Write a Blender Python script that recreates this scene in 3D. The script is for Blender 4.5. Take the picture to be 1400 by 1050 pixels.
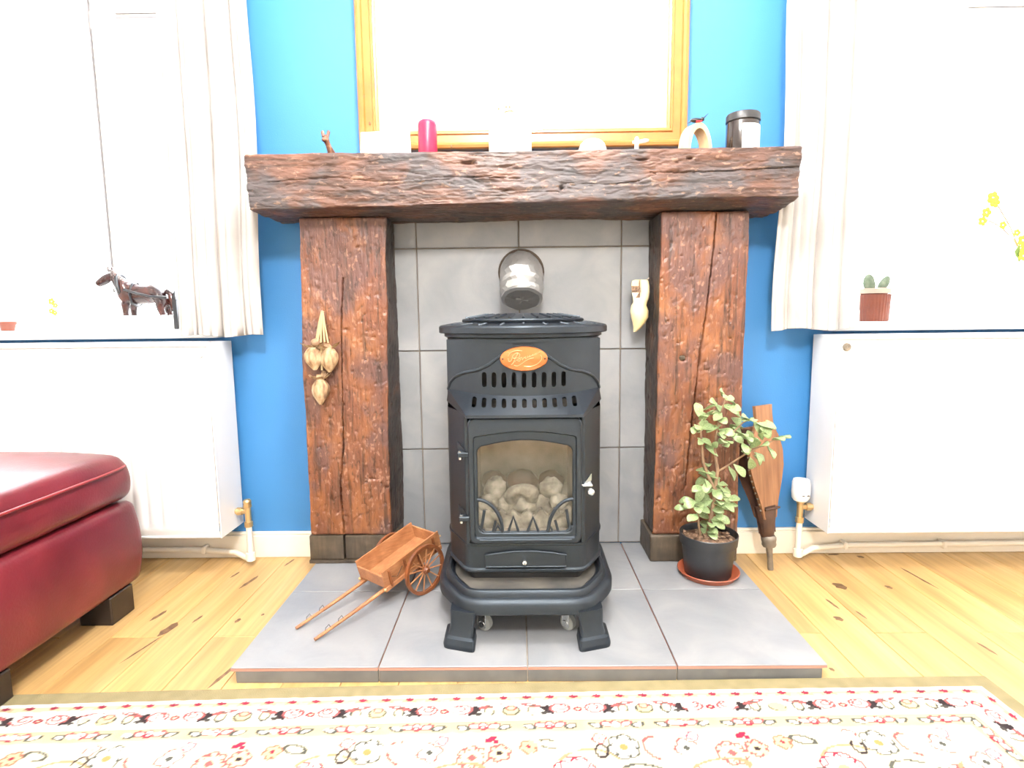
import bpy, bmesh, math, random
import numpy as np
from mathutils import Vector, Matrix, Euler

random.seed(7)
for o in list(bpy.data.objects):
    bpy.data.objects.remove(o)
scene = bpy.context.scene
COL = scene.collection

# ------------------------------------------------------------------ camera
YAW, PITCH, ROLL = 0.0095, 0.1175, -0.0114
cam_data = bpy.data.cameras.new('camera')
cam_data.sensor_fit = 'HORIZONTAL'
cam_data.sensor_width = 36.0
cam_data.lens = 36.0 * 777.0 / 1400.0
cam_data.clip_start = 0.02
cam = bpy.data.objects.new('camera', cam_data)
COL.objects.link(cam)
fw = Vector((-math.sin(YAW) * math.cos(PITCH), math.cos(YAW) * math.cos(PITCH), -math.sin(PITCH)))
r0 = Vector((math.cos(YAW), math.sin(YAW), 0))
u0 = r0.cross(fw)
rr = r0 * math.cos(ROLL) + u0 * math.sin(ROLL)
uu = u0 * math.cos(ROLL) - r0 * math.sin(ROLL)
mw = Matrix((rr, uu, -fw)).transposed().to_4x4()
mw.translation = Vector((-0.0163, -1.8872, 0.8135))
cam.matrix_world = mw
scene.camera = cam

# ------------------------------------------------------------------ world, exposure
world = bpy.data.worlds.new('overcast_sky')
scene.world = world
world.use_nodes = True
bg = world.node_tree.nodes['Background']
bg.inputs[0].default_value = (0.96, 0.98, 1.0, 1)
bg.inputs[1].default_value = 13.0
vs = scene.view_settings
vs.view_transform = 'Standard'
vs.look = 'None'
vs.gamma = 1.0
vs.exposure = 0.58
vs.use_curve_mapping = False
LAMP_STRENGTH = 270.0
FILL_LAMP_STRENGTH = 120.0

# window light portals (no light of their own, they guide the sky sampling)
def portal(x, y, z, sx, sz, into_room):
    d = bpy.data.lights.new('portal', 'AREA')
    d.shape = 'RECTANGLE'; d.size = sx; d.size_y = sz
    d.cycles.is_portal = True
    o = bpy.data.objects.new('portal', d)
    COL.objects.link(o)
    o.location = (x, y, z)
    o.rotation_euler = (math.radians(-90 if into_room < 0 else 90), 0, 0)
portal(-1.6, 0.33, 1.5, 1.2, 1.5, -1)
portal(1.6, 0.33, 1.5, 1.2, 1.5, -1)

# ------------------------------------------------------------------ noise
def _hash(ix, iy, iz, seed):
    n = (ix.astype(np.int64) * 374761393 + iy.astype(np.int64) * 668265263 + iz.astype(np.int64) * 2147483647 + seed * 974634777) & 0xffffffff
    n = ((n ^ (n >> 13)) * 1274126177) & 0xffffffff
    n = (n ^ (n >> 16)) & 0xffffffff
    return n / 4294967295.0
def vnoise(P, seed=0):
    P = np.asarray(P, float)
    i = np.floor(P).astype(np.int64); f = P - i
    f = f * f * (3 - 2 * f)
    out = 0
    for a in (0, 1):
        for b in (0, 1):
            for c in (0, 1):
                w = (f[:, 0] if a else 1 - f[:, 0]) * (f[:, 1] if b else 1 - f[:, 1]) * (f[:, 2] if c else 1 - f[:, 2])
                out = out + w * _hash(i[:, 0] + a, i[:, 1] + b, i[:, 2] + c, seed)
    return out
def fbm(P, octv=3, seed=0):
    P = np.asarray(P, float); s = 0; a = 0.5; t = 0
    for k in range(octv):
        s = s + a * vnoise(P * 2 ** k, seed + k); t += a; a *= 0.5
    return s / t - 0.5

# ------------------------------------------------------------------ mesh builder
class MB:
    def __init__(self):
        self.v = []; self.f = []; self.mi = []
    def add(self, vs_, fs, mi=0):
        b = len(self.v)
        self.v += [tuple(map(float, p)) for p in vs_]
        self.f += [tuple(b + i for i in f) for f in fs]
        self.mi += [mi] * len(fs)
        return self
    def box(self, x0, x1, y0, y1, z0, z1, c=0.0, mi=0):
        if x1 < x0: x0, x1 = x1, x0
        if y1 < y0: y0, y1 = y1, y0
        if z1 < z0: z0, z1 = z1, z0
        if c <= 0:
            v = [(x, y, z) for x in (x0, x1) for y in (y0, y1) for z in (z0, z1)]
            f = [(0, 1, 3, 2), (4, 6, 7, 5), (0, 4, 5, 1), (2, 3, 7, 6), (0, 2, 6, 4), (1, 5, 7, 3)]
            return self.add(v, f, mi)
        c = min(c, (x1 - x0) * .45, (y1 - y0) * .45, (z1 - z0) * .45)
        v = []; idx = {}
        for i, x in enumerate((x0, x1)):
            for j, y in enumerate((y0, y1)):
                for k, z in enumerate((z0, z1)):
                    dx = c if i == 0 else -c; dy = c if j == 0 else -c; dz = c if k == 0 else -c
                    idx[i, j, k] = len(v)
                    v += [(x, y + dy, z + dz), (x + dx, y, z + dz), (x + dx, y + dy, z)]
        g = lambda i, j, k, a: idx[i, j, k] + a
        f = []
        for i in (0, 1):
            f.append((g(i, 0, 0, 0), g(i, 1, 0, 0), g(i, 1, 1, 0), g(i, 0, 1, 0)))
            f.append((g(0, i, 0, 1), g(1, i, 0, 1), g(1, i, 1, 1), g(0, i, 1, 1)))
            f.append((g(0, 0, i, 2), g(1, 0, i, 2), g(1, 1, i, 2), g(0, 1, i, 2)))
        for a in (0, 1):
            for b in (0, 1):
                f.append((g(0, a, b, 1), g(1, a, b, 1), g(1, a, b, 2), g(0, a, b, 2)))
                f.append((g(a, 0, b, 0), g(a, 1, b, 0), g(a, 1, b, 2), g(a, 0, b, 2)))
                f.append((g(a, b, 0, 0), g(a, b, 1, 0), g(a, b, 1, 1), g(a, b, 0, 1)))
                for k in (0, 1):
                    f.append((g(a, b, k, 0), g(a, b, k, 1), g(a, b, k, 2)))
        return self.add(v, f, mi)
    def loft(self, secs, caps=True, closed=True, mi=0):
        n = len(secs[0]); v = [p for s in secs for p in s]; f = []
        m = n if closed else n - 1
        for i in range(len(secs) - 1):
            for j in range(m):
                a = i * n + j; b = i * n + (j + 1) % n
                f.append((a, b, b + n, a + n))
        if caps and closed:
            f.append(tuple(range(n - 1, -1, -1)))
            f.append(tuple((len(secs) - 1) * n + j for j in range(n)))
        return self.add(v, f, mi)
    def tube(self, path, r, n=8, caps=True, mi=0, squash=1.0):
        path = [Vector(p) for p in path]
        rs = r if hasattr(r, '__len__') else [r] * len(path)
        secs = []; prev = None
        for i, p in enumerate(path):
            t = (path[min(i + 1, len(path) - 1)] - path[max(i - 1, 0)]).normalized()
            if prev is None:
                a = Vector((0, 0, 1)) if abs(t.z) < .9 else Vector((1, 0, 0))
                u = t.cross(a).normalized()
            else:
                u = (prev - t * prev.dot(t)).normalized()
            prev = u; w = t.cross(u)
            secs.append([p + (u * math.cos(q) + w * math.sin(q) * squash) * rs[i] for q in [2 * math.pi * k / n for k in range(n)]])
        return self.loft(secs, caps, True, mi)
    def lathe(self, prof, c=(0, 0, 0), n=24, axis='z', mi=0, caps=False):
        secs = []
        for r, h in prof:
            s = []
            for k in range(n):
                q = 2 * math.pi * k / n
                a, b = r * math.cos(q), r * math.sin(q)
                p = (a, b, h) if axis == 'z' else ((a, h, b) if axis == 'y' else (h, a, b))
                s.append((c[0] + p[0], c[1] + p[1], c[2] + p[2]))
            secs.append(s)
        return self.loft(secs, caps, True, mi)
    def grid(self, fn, nu, nv, mi=0):
        v = [fn(i / nu, j / nv) for j in range(nv + 1) for i in range(nu + 1)]
        f = [(j * (nu + 1) + i, j * (nu + 1) + i + 1, (j + 1) * (nu + 1) + i + 1, (j + 1) * (nu + 1) + i) for j in range(nv) for i in range(nu)]
        return self.add(v, f, mi)
    def prism(self, poly, y0, y1, mi=0):          # polygon in x,z pushed along y
        n = len(poly)
        v = [(x, y0, z) for x, z in poly] + [(x, y1, z) for x, z in poly]
        f = [tuple(range(n)), tuple(range(2 * n - 1, n - 1, -1))] + [(i, (i + 1) % n, n + (i + 1) % n, n + i) for i in range(n)]
        return self.add(v, f, mi)
    def ball(self, c, r, nu=12, nv=8, mi=0, lump=0.0, seed=0):
        r = r if hasattr(r, '__len__') else (r, r, r)
        secs = []
        for j in range(nv + 1):
            th = math.pi * (0.02 + 0.96 * j / nv); s = []
            for i in range(nu):
                q = 2 * math.pi * i / nu
                d = np.array((math.sin(th) * math.cos(q), math.sin(th) * math.sin(q), math.cos(th)))
                k = 1 + (lump * 2 * float(fbm([d * 1.7 + seed * 3.1], 2, seed)[0]) if lump else 0)
                s.append((c[0] + d[0] * r[0] * k, c[1] + d[1] * r[1] * k, c[2] + d[2] * r[2] * k))
            secs.append(s)
        return self.loft(secs, True, True, mi)
    def move(self, fn):
        self.v = [tuple(fn(Vector(p))) for p in self.v]
        return self
    def build(self, name, mat, parent=None, off=(0, 0, 0), smooth=40, loc=None):
        me = bpy.data.meshes.new(name)
        me.from_pydata([(x - off[0], y - off[1], z - off[2]) for x, y, z in self.v], [], self.f)
        mats = mat if isinstance(mat, (list, tuple)) else [mat]
        for m in mats: me.materials.append(m)
        if len(mats) > 1: me.polygons.foreach_set('material_index', self.mi)
        b = bmesh.new(); b.from_mesh(me)
        bmesh.ops.recalc_face_normals(b, faces=b.faces)
        b.to_mesh(me); b.free()
        if smooth:
            me.polygons.foreach_set('use_smooth', [True] * len(me.polygons))
            me.set_sharp_from_angle(angle=math.radians(smooth))
        o = bpy.data.objects.new(name, me)
        COL.objects.link(o)
        if parent: o.parent = parent
        if loc is not None: o.location = loc
        return o

def tag(o, label=None, cat=None, group=None, kind=None):
    if label: o['label'] = label
    if cat: o['category'] = cat
    if group: o['group'] = group
    if kind: o['kind'] = kind
    return o
def thing(name, label, cat, loc=(0, 0, 0), rot=(0, 0, 0), group=None):
    o = bpy.data.objects.new(name, None)
    o.empty_display_size = 0.05
    COL.objects.link(o)
    o.location = loc; o.rotation_euler = rot
    return tag(o, label, cat, group)
def single(mb, name, mat, label, cat, base, smooth=40, group=None):
    return tag(mb.build(name, mat, None, base, smooth, base), label, cat, group)
def struct(mb, name, mat, label, smooth=0, off=(0, 0, 0)):
    return tag(mb.build(name, mat, None, off, smooth, off), label, None, None, 'structure')

# ------------------------------------------------------------------ materials
def newmat(name):
    m = bpy.data.materials.new(name); m.use_nodes = True
    nt = m.node_tree
    return m, nt, nt.nodes['Principled BSDF']
def L(nt, a, b): nt.links.new(a, b)
def plain(name, col, rough=.5, metal=0.0, spec=.5, **kw):
    m, nt, b = newmat(name)
    b.inputs['Base Color'].default_value = (*col, 1); b.inputs['Roughness'].default_value = rough
    b.inputs['Metallic'].default_value = metal; b.inputs['Specular IOR Level'].default_value = spec
    for k, v in kw.items(): b.inputs[k.replace('_', ' ')].default_value = v
    return m
def noisy(name, ramp, scale=(1, 1, 1), nscale=6, detail=4, rough=.5, metal=0.0, bump=0.0, bscale=60, bvec=None, spec=.5, grain=None, rvar=0.0, dist=0.0, coat=0.0, rand=0.0):
    """colour from stretched noise through a ramp, fine bump; grain=(vector scale, noise scale, strength) multiplies a streak"""
    m, nt, b = newmat(name); N = nt.nodes
    tc = N.new('ShaderNodeTexCoord'); mp = N.new('ShaderNodeMapping'); mp.inputs['Scale'].default_value = scale
    src = tc.outputs['Object']
    if rand:
        oi = N.new('ShaderNodeObjectInfo'); ml = N.new('ShaderNodeMath'); ml.operation = 'MULTIPLY'; ml.inputs[1].default_value = 37.0
        L(nt, oi.outputs['Random'], ml.inputs[0])
        va = N.new('ShaderNodeVectorMath'); va.operation = 'ADD'; L(nt, src, va.inputs[0]); L(nt, ml.outputs[0], va.inputs[1]); src = va.outputs[0]
    L(nt, src, mp.inputs['Vector'])
    nz = N.new('ShaderNodeTexNoise'); nz.inputs['Scale'].default_value = nscale; nz.inputs['Detail'].default_value = detail; nz.inputs['Distortion'].default_value = dist
    L(nt, mp.outputs[0], nz.inputs['Vector'])
    cr = N.new('ShaderNodeValToRGB'); e = cr.color_ramp.elements
    while len(e) < len(ramp): e.new(.5)
    for el, (p, c) in zip(e, ramp): el.position = p; el.color = (*c, 1)
    L(nt, nz.outputs['Fac'], cr.inputs[0])
    out = cr.outputs[0]
    if grain:
        mp2 = N.new('ShaderNodeMapping'); mp2.inputs['Scale'].default_value = grain[0]
        L(nt, src, mp2.inputs['Vector'])
        n2 = N.new('ShaderNodeTexNoise'); n2.inputs['Scale'].default_value = grain[1]; n2.inputs['Detail'].default_value = 5
        L(nt, mp2.outputs[0], n2.inputs['Vector'])
        mr = N.new('ShaderNodeMapRange'); mr.inputs[1].default_value = .3; mr.inputs[2].default_value = .7
        mr.inputs[3].default_value = 1 - grain[2]; mr.inputs[4].default_value = 1 + grain[2] * .6
        L(nt, n2.outputs['Fac'], mr.inputs[0])
        mx = N.new('ShaderNodeMix'); mx.data_type = 'RGBA'; mx.blend_type = 'MULTIPLY'; mx.inputs[0].default_value = 1
        L(nt, out, mx.inputs[6]); L(nt, mr.outputs[0], mx.inputs[7]); out = mx.outputs[2]
    if rand:
        mr5 = N.new('ShaderNodeMapRange'); mr5.inputs[3].default_value = 1 - rand; mr5.inputs[4].default_value = 1 + rand
        L(nt, oi.outputs['Random'], mr5.inputs[0])
        mx5 = N.new('ShaderNodeMix'); mx5.data_type = 'RGBA'; mx5.blend_type = 'MULTIPLY'; mx5.inputs[0].default_value = 1
        L(nt, out, mx5.inputs[6]); L(nt, mr5.outputs[0], mx5.inputs[7]); out = mx5.outputs[2]
    L(nt, out, b.inputs['Base Color'])
    b.inputs['Roughness'].default_value = rough; b.inputs['Metallic'].default_value = metal; b.inputs['Specular IOR Level'].default_value = spec
    if coat: b.inputs['Coat Weight'].default_value = coat; b.inputs['Coat Roughness'].default_value = .25
    if rvar:
        mr2 = N.new('ShaderNodeMapRange'); mr2.inputs[3].default_value = rough - rvar; mr2.inputs[4].default_value = rough + rvar
        L(nt, nz.outputs['Fac'], mr2.inputs[0]); L(nt, mr2.outputs[0], b.inputs['Roughness'])
    if bump:
        mp3 = N.new('ShaderNodeMapping'); mp3.inputs['Scale'].default_value = bvec or (1, 1, 1)
        L(nt, tc.outputs['Object'], mp3.inputs['Vector'])
        n3 = N.new('ShaderNodeTexNoise'); n3.inputs['Scale'].default_value = bscale; n3.inputs['Detail'].default_value = 3
        L(nt, mp3.outputs[0], n3.inputs['Vector'])
        bp = N.new('ShaderNodeBump'); bp.inputs['Strength'].default_value = bump; bp.inputs['Distance'].default_value = .004
        L(nt, n3.outputs['Fac'], bp.inputs['Height']); L(nt, bp.outputs[0], b.inputs['Normal'])
    return m
def glassy(name, alpha=.06, rough=.02, tint=(1, 1, 1)):
    m, nt, b = newmat(name); N = nt.nodes
    tr = N.new('ShaderNodeBsdfTransparent'); tr.inputs[0].default_value = (*tint, 1)
    gl = N.new('ShaderNodeBsdfGlossy'); gl.inputs['Roughness'].default_value = rough
    ms = N.new('ShaderNodeMixShader'); ms.inputs[0].default_value = alpha; L(nt, tr.outputs[0], ms.inputs[1]); L(nt, gl.outputs[0], ms.inputs[2])
    L(nt, ms.outputs[0], N['Material Output'].inputs[0])
    return m

M = {}
M['blue'] = noisy('blue_wall_paint', [(.3, (.037, .185, .44)), (.7, (.043, .200, .465))], nscale=3, rough=.55, bump=.12, bscale=260)
M['white_wall'] = plain('white_wall_paint', (.86, .85, .83), .7)
M['white_gloss'] = plain('white_gloss_paint', (.84, .83, .80), .35)
M['cream'] = noisy('cream_skirting_paint', [(.3, (.80, .74, .62)), (.7, (.85, .80, .70))], nscale=8, rough=.4)
M['rad'] = plain('radiator_enamel', (.74, .74, .745), .3)
M['tile'] = noisy('slate_grey_tile', [(.25, (.175, .185, .205)), (.5, (.222, .230, .245)), (.75, (.275, .278, .285))], nscale=7, detail=8, rough=.42, bump=.12, bscale=70, rvar=.08, dist=.6, rand=.04)
M['edge_tile'] = noisy('dark_slate_edge', [(.3, (.105, .108, .105)), (.7, (.155, .155, .148))], nscale=16, detail=6, rough=.5)
M['tile_body'] = plain('tile_biscuit_edge', (.42, .20, .15), .8)
M['grout'] = noisy('grey_grout', [(.3, (.26, .23, .19)), (.7, (.38, .34, .29))], nscale=30, rough=.9)
M['grout_wall'] = noisy('brown_grout', [(.3, (.15, .12, .10)), (.7, (.24, .20, .16))], nscale=20, rough=.9)
M['oak'] = noisy('oak_plank', [(.25, (.40, .235, .085)), (.5, (.50, .315, .125)), (.78, (.58, .39, .18))], scale=(7, .55, 1), nscale=3, detail=5, rough=.32, grain=((30, 1.2, 1), 3, .16), bump=.05, bscale=8, bvec=(22, 1, 1), spec=.4, rand=.15)
M['knot'] = noisy('dark_knot', [(.35, (.09, .045, .02)), (.7, (.20, .11, .05))], nscale=60, rough=.5)
def timber(name, along, browns, grey, greyfac, chip, chipfac, nscale, rough, bump=.6):
    m, nt, b = newmat(name); N = nt.nodes
    tc = N.new('ShaderNodeTexCoord')
    def noise(stretch, scale, detail=4, dist=0.0):
        mp = N.new('ShaderNodeMapping'); mp.inputs['Scale'].default_value = [1 if i == along else stretch for i in range(3)]
        L(nt, tc.outputs['Object'], mp.inputs[0])
        n = N.new('ShaderNodeTexNoise'); n.inputs['Scale'].default_value = scale; n.inputs['Detail'].default_value = detail; n.inputs['Distortion'].default_value = dist
        L(nt, mp.outputs[0], n.inputs[0]); return n.outputs['Fac']
    def step(v, lo, hi, a, c):
        r = N.new('ShaderNodeMapRange'); r.interpolation_type = 'SMOOTHSTEP'
        for i, q in enumerate((lo, hi, a, c)): r.inputs[i + 1].default_value = q
        L(nt, v, r.inputs[0]); return r.outputs[0]
    def mix(fac, c1, c2, mode='MIX'):
        x = N.new('ShaderNodeMix'); x.data_type = 'RGBA'; x.blend_type = mode
        for s_, i in ((fac, 0), (c1, 6), (c2, 7)):
            if hasattr(s_, 'is_linked'): L(nt, s_, x.inputs[i])
            else: x.inputs[i].default_value = s_ if i == 0 else (*s_, 1)
        return x.outputs[2]
    n1 = noise(2.4, nscale, 9, .5); cr = N.new('ShaderNodeValToRGB'); e = cr.color_ramp.elements
    while len(e) < len(browns): e.new(.5)
    for el, (q, c) in zip(e, browns): el.position = q; el.color = (*c, 1)
    L(nt, n1, cr.inputs[0])
    n2 = noise(1.6, 5.5, 6, .3)
    col = mix(step(n2, .47, .60, 0, greyfac), cr.outputs[0], grey)
    n4 = noise(1.8, 42, 3, .2)
    col = mix(step(n4, .60, .68, 0, chipfac), col, chip)
    n3 = noise(16, 5, 6, .1)
    col = mix(1.0, col, step(n3, .33, .50, .45, 1.0), 'MULTIPLY')
    n5 = noise(3, 30, 3, .3)
    col = mix(1.0, col, step(n5, .30, .40, .5, 1.0), 'MULTIPLY')
    L(nt, col, b.inputs['Base Color'])
    L(nt, step(n2, .3, .7, rough - .08, rough + .12), b.inputs['Roughness'])
    ad = N.new('ShaderNodeMath'); ad.operation = 'ADD'; L(nt, n3, ad.inputs[0]); L(nt, n5, ad.inputs[1])
    bp = N.new('ShaderNodeBump'); bp.inputs['Strength'].default_value = bump; bp.inputs['Distance'].default_value = .006
    L(nt, ad.outputs[0], bp.inputs['Height']); L(nt, bp.outputs[0], b.inputs['Normal'])
    return m
M['beam'] = timber('old_beam_timber', 0, [(.28, (.026, .014, .010)), (.45, (.078, .039, .029)), (.6, (.122, .058, .039)), (.75, (.19, .093, .060))], (.058, .054, .059), .85, (.25, .16, .11), .55, 7, .48)
M['post'] = timber('varnished_post_timber', 2, [(.26, (.066, .024, .015)), (.42, (.138, .049, .025)), (.58, (.210, .077, .028)), (.76, (.28, .118, .050))], (.088, .045, .042), .75, (.36, .20, .13), .45, 5, .36)
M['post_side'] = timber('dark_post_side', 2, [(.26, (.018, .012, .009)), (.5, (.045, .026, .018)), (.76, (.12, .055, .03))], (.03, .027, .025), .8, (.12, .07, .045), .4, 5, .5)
M['foot'] = noisy('dark_oak_foot', [(.3, (.035, .026, .018)), (.6, (.075, .055, .036)), (.8, (.14, .10, .065))], nscale=14, detail=7, rough=.45, grain=((30, 30, 4), 3, .3), bump=.3, bscale=40)
M['pine'] = noisy('pine_frame_wood', [(.25, (.30, .118, .022)), (.6, (.37, .155, .034)), (.8, (.43, .205, .06))], scale=(2, 2, 2), nscale=4, detail=4, rough=.3, coat=.3, grain=((14, 14, 14), 2, .08))
M['mirror'] = plain('mirror_glass', (.93, .94, .94), .01, 1.0)
M['iron'] = noisy('satin_black_iron', [(.3, (.0050, .0064, .0092)), (.7, (.0075, .0095, .0130))], nscale=40, rough=.45, bump=.06, bscale=420, spec=.6)
M['iron'].node_tree.nodes['Principled BSDF'].inputs['Specular Tint'].default_value = (.72, .86, 1.0, 1)
M['iron_dark'] = plain('black_interior_iron', (.012, .012, .013), .6)
M['dusty_iron'] = noisy('dusty_tray_iron', [(.35, (.035, .035, .034)), (.7, (.11, .10, .085))], nscale=12, detail=6, rough=.6)
M['copper'] = noisy('copper_plaque', [(.3, (.36, .105, .026)), (.7, (.46, .15, .040))], nscale=16, rough=.40, metal=.3)
M['copper_light'] = plain('polished_copper_script', (.60, .28, .13), .3, .4)
M['chrome'] = plain('zinc_metal', (.62, .64, .65), .25, .9)
M['rubber'] = plain('grey_caster_rubber', (.30, .31, .29), .6)
M['ceramic'] = noisy('sooty_ceramic', [(.3, (.045, .040, .037)), (.5, (.20, .185, .168)), (.7, (.44, .42, .39))], nscale=26, detail=6, rough=.9, bump=.4, bscale=120)
M['firebrick'] = noisy('beige_fireback', [(.3, (.15, .132, .120)), (.7, (.40, .365, .335))], nscale=9, detail=7, rough=.9, bump=.25, bscale=200)
M['stove_glass'] = glassy('stove_glass', .05, .06, (.93, .92, .89))
M['foil'] = noisy('crumpled_foil', [(.3, (.34, .34, .335)), (.7, (.50, .495, .485))], nscale=6, rough=.42, metal=.8, bump=.5, bscale=22, bvec=(1, 1, 3))
M['flue_gap'] = plain('dark_flue_gap', (.05, .035, .025), .9)
M['glass'] = glassy('window_glass', .03, .0)
M['leather'] = noisy('oxblood_leather', [(.25, (.070, .007, .012)), (.5, (.115, .011, .018)), (.75, (.165, .018, .026))], nscale=6, detail=6, rough=.34, bump=.10, bscale=160, rvar=.06, spec=.55)
M['seam'] = plain('leather_piping', (.22, .02, .025), .4)
M['dark_leg'] = plain('dark_wood_leg', (.018, .012, .009), .4)
M['cart_wood'] = noisy('cart_wood', [(.3, (.27, .105, .042)), (.6, (.40, .18, .078)), (.8, (.48, .25, .125))], nscale=22, rough=.4, grain=((6, 40, 40), 6, .2))
M['cart_dark'] = noisy('cart_dark_wood', [(.3, (.12, .038, .014)), (.7, (.24, .078, .028))], nscale=30, rough=.35)
M['brass'] = plain('brass_fittings', (.62, .44, .22), .35, .8)
M['pot'] = plain('black_plastic_pot', (.022, .024, .027), .38)
M['saucer'] = plain('terracotta_plastic_saucer', (.33, .082, .040), .4)
M['soil'] = noisy('bark_soil', [(.3, (.05, .03, .02)), (.55, (.22, .13, .08)), (.75, (.48, .34, .22))], nscale=90, detail=3, rough=.9, bump=1.0, bscale=90)
M['leaf'] = noisy('jade_leaf', [(.3, (.17, .25, .095)), (.6, (.28, .365, .175)), (.8, (.42, .48, .31))], nscale=14, rough=.35, spec=.5)
M['stem'] = noisy('jade_stem', [(.3, (.17, .10, .06)), (.7, (.32, .21, .12))], nscale=40, rough=.7)
M['bellow_wood'] = noisy('bellows_wood', [(.3, (.21, .095, .042)), (.7, (.33, .165, .080))], scale=(4, 4, .6), nscale=8, rough=.4, grain=((40, 40, 3), 3, .2))
M['bellow_leather'] = noisy('bellows_leather', [(.3, (.030, .016, .011)), (.7, (.085, .040, .026))], nscale=18, rough=.5, bump=.5, bscale=40)
M['pewter'] = noisy('dull_pewter', [(.3, (.15, .13, .105)), (.7, (.27, .235, .19))], nscale=30, rough=.5, metal=.4)
M['garlic'] = noisy('dried_garlic', [(.3, (.16, .085, .045)), (.48, (.36, .23, .12)), (.7, (.54, .42, .27))], scale=(3, 3, 1), nscale=26, detail=5, rough=.7, bump=.5, bscale=60)
M['straw'] = plain('straw', (.46, .35, .19), .8)
M['clog'] = noisy('pale_clog_wood', [(.25, (.62, .43, .16)), (.5, (.78, .64, .36)), (.75, (.86, .77, .54))], scale=(1, 1, .5), nscale=18, rough=.45)
M['clog_in'] = noisy('clog_inside', [(.4, (.08, .045, .03)), (.6, (.25, .15, .09))], nscale=120, rough=.8)
M['red_wax'] = plain('red_wax', (.62, .010, .055), .35, 0, .5, Subsurface_Weight=.1)
M['cream_wax'] = plain('cream_paint', (.88, .84, .70), .5)
M['paper'] = plain('white_card', (.88, .88, .87), .7)
M['ink'] = plain('ink', (.09, .08, .09), .7)
M['pencil'] = plain('grey_pen', (.10, .09, .11), .7)
M['seal'] = plain('grey_window_seal', (.26, .25, .26), .8)
M['jar'] = plain('dark_glass_jar', (.014, .008, .007), .12, 0, .7)
M['jar_lid'] = plain('black_lid', (.02, .02, .022), .4)
M['red_ink'] = plain('red_print', (.65, .03, .05), .6)
M['shell'] = plain('white_shell', (.86, .83, .77), .4)
M['bone'] = plain('white_ceramic', (.85, .83, .78), .4)
M['pale_wood'] = noisy('pale_wood', [(.3, (.55, .38, .20)), (.7, (.70, .53, .32))], nscale=10, rough=.5, grain=((5, 40, 5), 6, .12))
M['black'] = plain('black_paint', (.010, .009, .010), .4)
M['red'] = plain('red_paint', (.45, .02, .03), .4)
M['deer'] = noisy('brown_carved_wood', [(.3, (.06, .022, .012)), (.55, (.14, .055, .028)), (.75, (.40, .26, .17))], nscale=60, rough=.45)
M['horse'] = noisy('bay_horse_glaze', [(.3, (.012, .006, .008)), (.55, (.040, .012, .012)), (.8, (.12, .035, .025))], nscale=26, rough=.2, spec=.6)
M['horse_white'] = plain('white_glaze', (.86, .84, .80), .25)
M['harness'] = plain('grey_black_harness', (.016, .018, .023), .35)
M['terracotta'] = noisy('brown_terracotta', [(.3, (.10, .022, .010)), (.7, (.16, .036, .016))], nscale=14, rough=.4)
M['cactus'] = noisy('grey_green_cactus', [(.3, (.075, .115, .075)), (.7, (.18, .22, .165))], nscale=60, rough=.8)
M['yellow'] = plain('yellow_petal', (.85, .72, .05), .6, 0, .3)
M['green'] = plain('green_leaf', (.14, .22, .06), .5)
M['valve_white'] = plain('white_valve_plastic', (.85, .85, .84), .35)
def curtain_mat():
    m, nt, b = newmat('white_cotton'); N = nt.nodes
    tc = N.new('ShaderNodeTexCoord'); mp = N.new('ShaderNodeMapping'); mp.inputs['Scale'].default_value = (1, .02, 1)
    L(nt, tc.outputs['Object'], mp.inputs[0])
    nz = N.new('ShaderNodeTexNoise'); nz.inputs['Scale'].default_value = 5; L(nt, mp.outputs[0], nz.inputs[0])
    cr = N.new('ShaderNodeValToRGB'); cr.color_ramp.elements[0].position = .35; cr.color_ramp.elements[1].position = .65
    cr.color_ramp.elements[0].color = (.49, .465, .45, 1); cr.color_ramp.elements[1].color = (.58, .57, .56, 1)
    L(nt, nz.outputs['Fac'], cr.inputs[0])
    d = N.new('ShaderNodeBsdfDiffuse'); t = N.new('ShaderNodeBsdfTranslucent')
    L(nt, cr.outputs[0], d.inputs[0]); L(nt, cr.outputs[0], t.inputs[0])
    ms = N.new('ShaderNodeMixShader'); ms.inputs[0].default_value = .2
    L(nt, d.outputs[0], ms.inputs[1]); L(nt, t.outputs[0], ms.inputs[2]); L(nt, ms.outputs[0], N['Material Output'].inputs[0])
    return m
M['curtain'] = curtain_mat()
def emitter(name, col, s):
    m, nt, b = newmat(name)
    b.inputs['Base Color'].default_value = (.8, .8, .8, 1)
    b.inputs['Emission Color'].default_value = (*col, 1); b.inputs['Emission Strength'].default_value = s
    return m

HT = 0.038       # hearth thickness
ZM = 1.275       # mantel top
ZS = 0.785       # window sill top

# ================================================================== STRUCTURE
RX, RY, RZ = 2.6, -4.7, 2.45
# floor with single oak planks
fl = struct(MB().box(-RX - .1, RX + .1, RY - .1, .34, -.08, -.012), 'floor', M['foot'], 'oak plank floor around the grey tiled hearth')
def plank(x0, x1, y0, y1):
    c = ((x0 + x1) / 2, (y0 + y1) / 2, 0)
    MB().box(x0 + .0006, x1 - .0006, y0 + .0006, y1 - .0006, -.014, 0, .0012).build('plank', M['oak'], fl, c, 0, c)
edges = [-.812 - .1334 * k for k in range(14, 0, -1)] + [-.812 + 1.569 * k / 12 for k in range(12)] + [.757 + .1334 * k for k in range(15)]
for i in range(len(edges) - 1):
    x0, x1 = max(edges[i], -RX), min(edges[i + 1], RX)
    if x1 - x0 < .01: continue
    alt = (i % 2 == 0) if x0 < 0 else (i % 2 == 1)
    ys = [0.0, -.51 if alt else -1.13, -1.75 if alt else -2.4, -3.0 if alt else -3.6, RY]
    for a, b in zip(ys[1:], ys[:-1]): plank(x0, x1, a, b)
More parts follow.
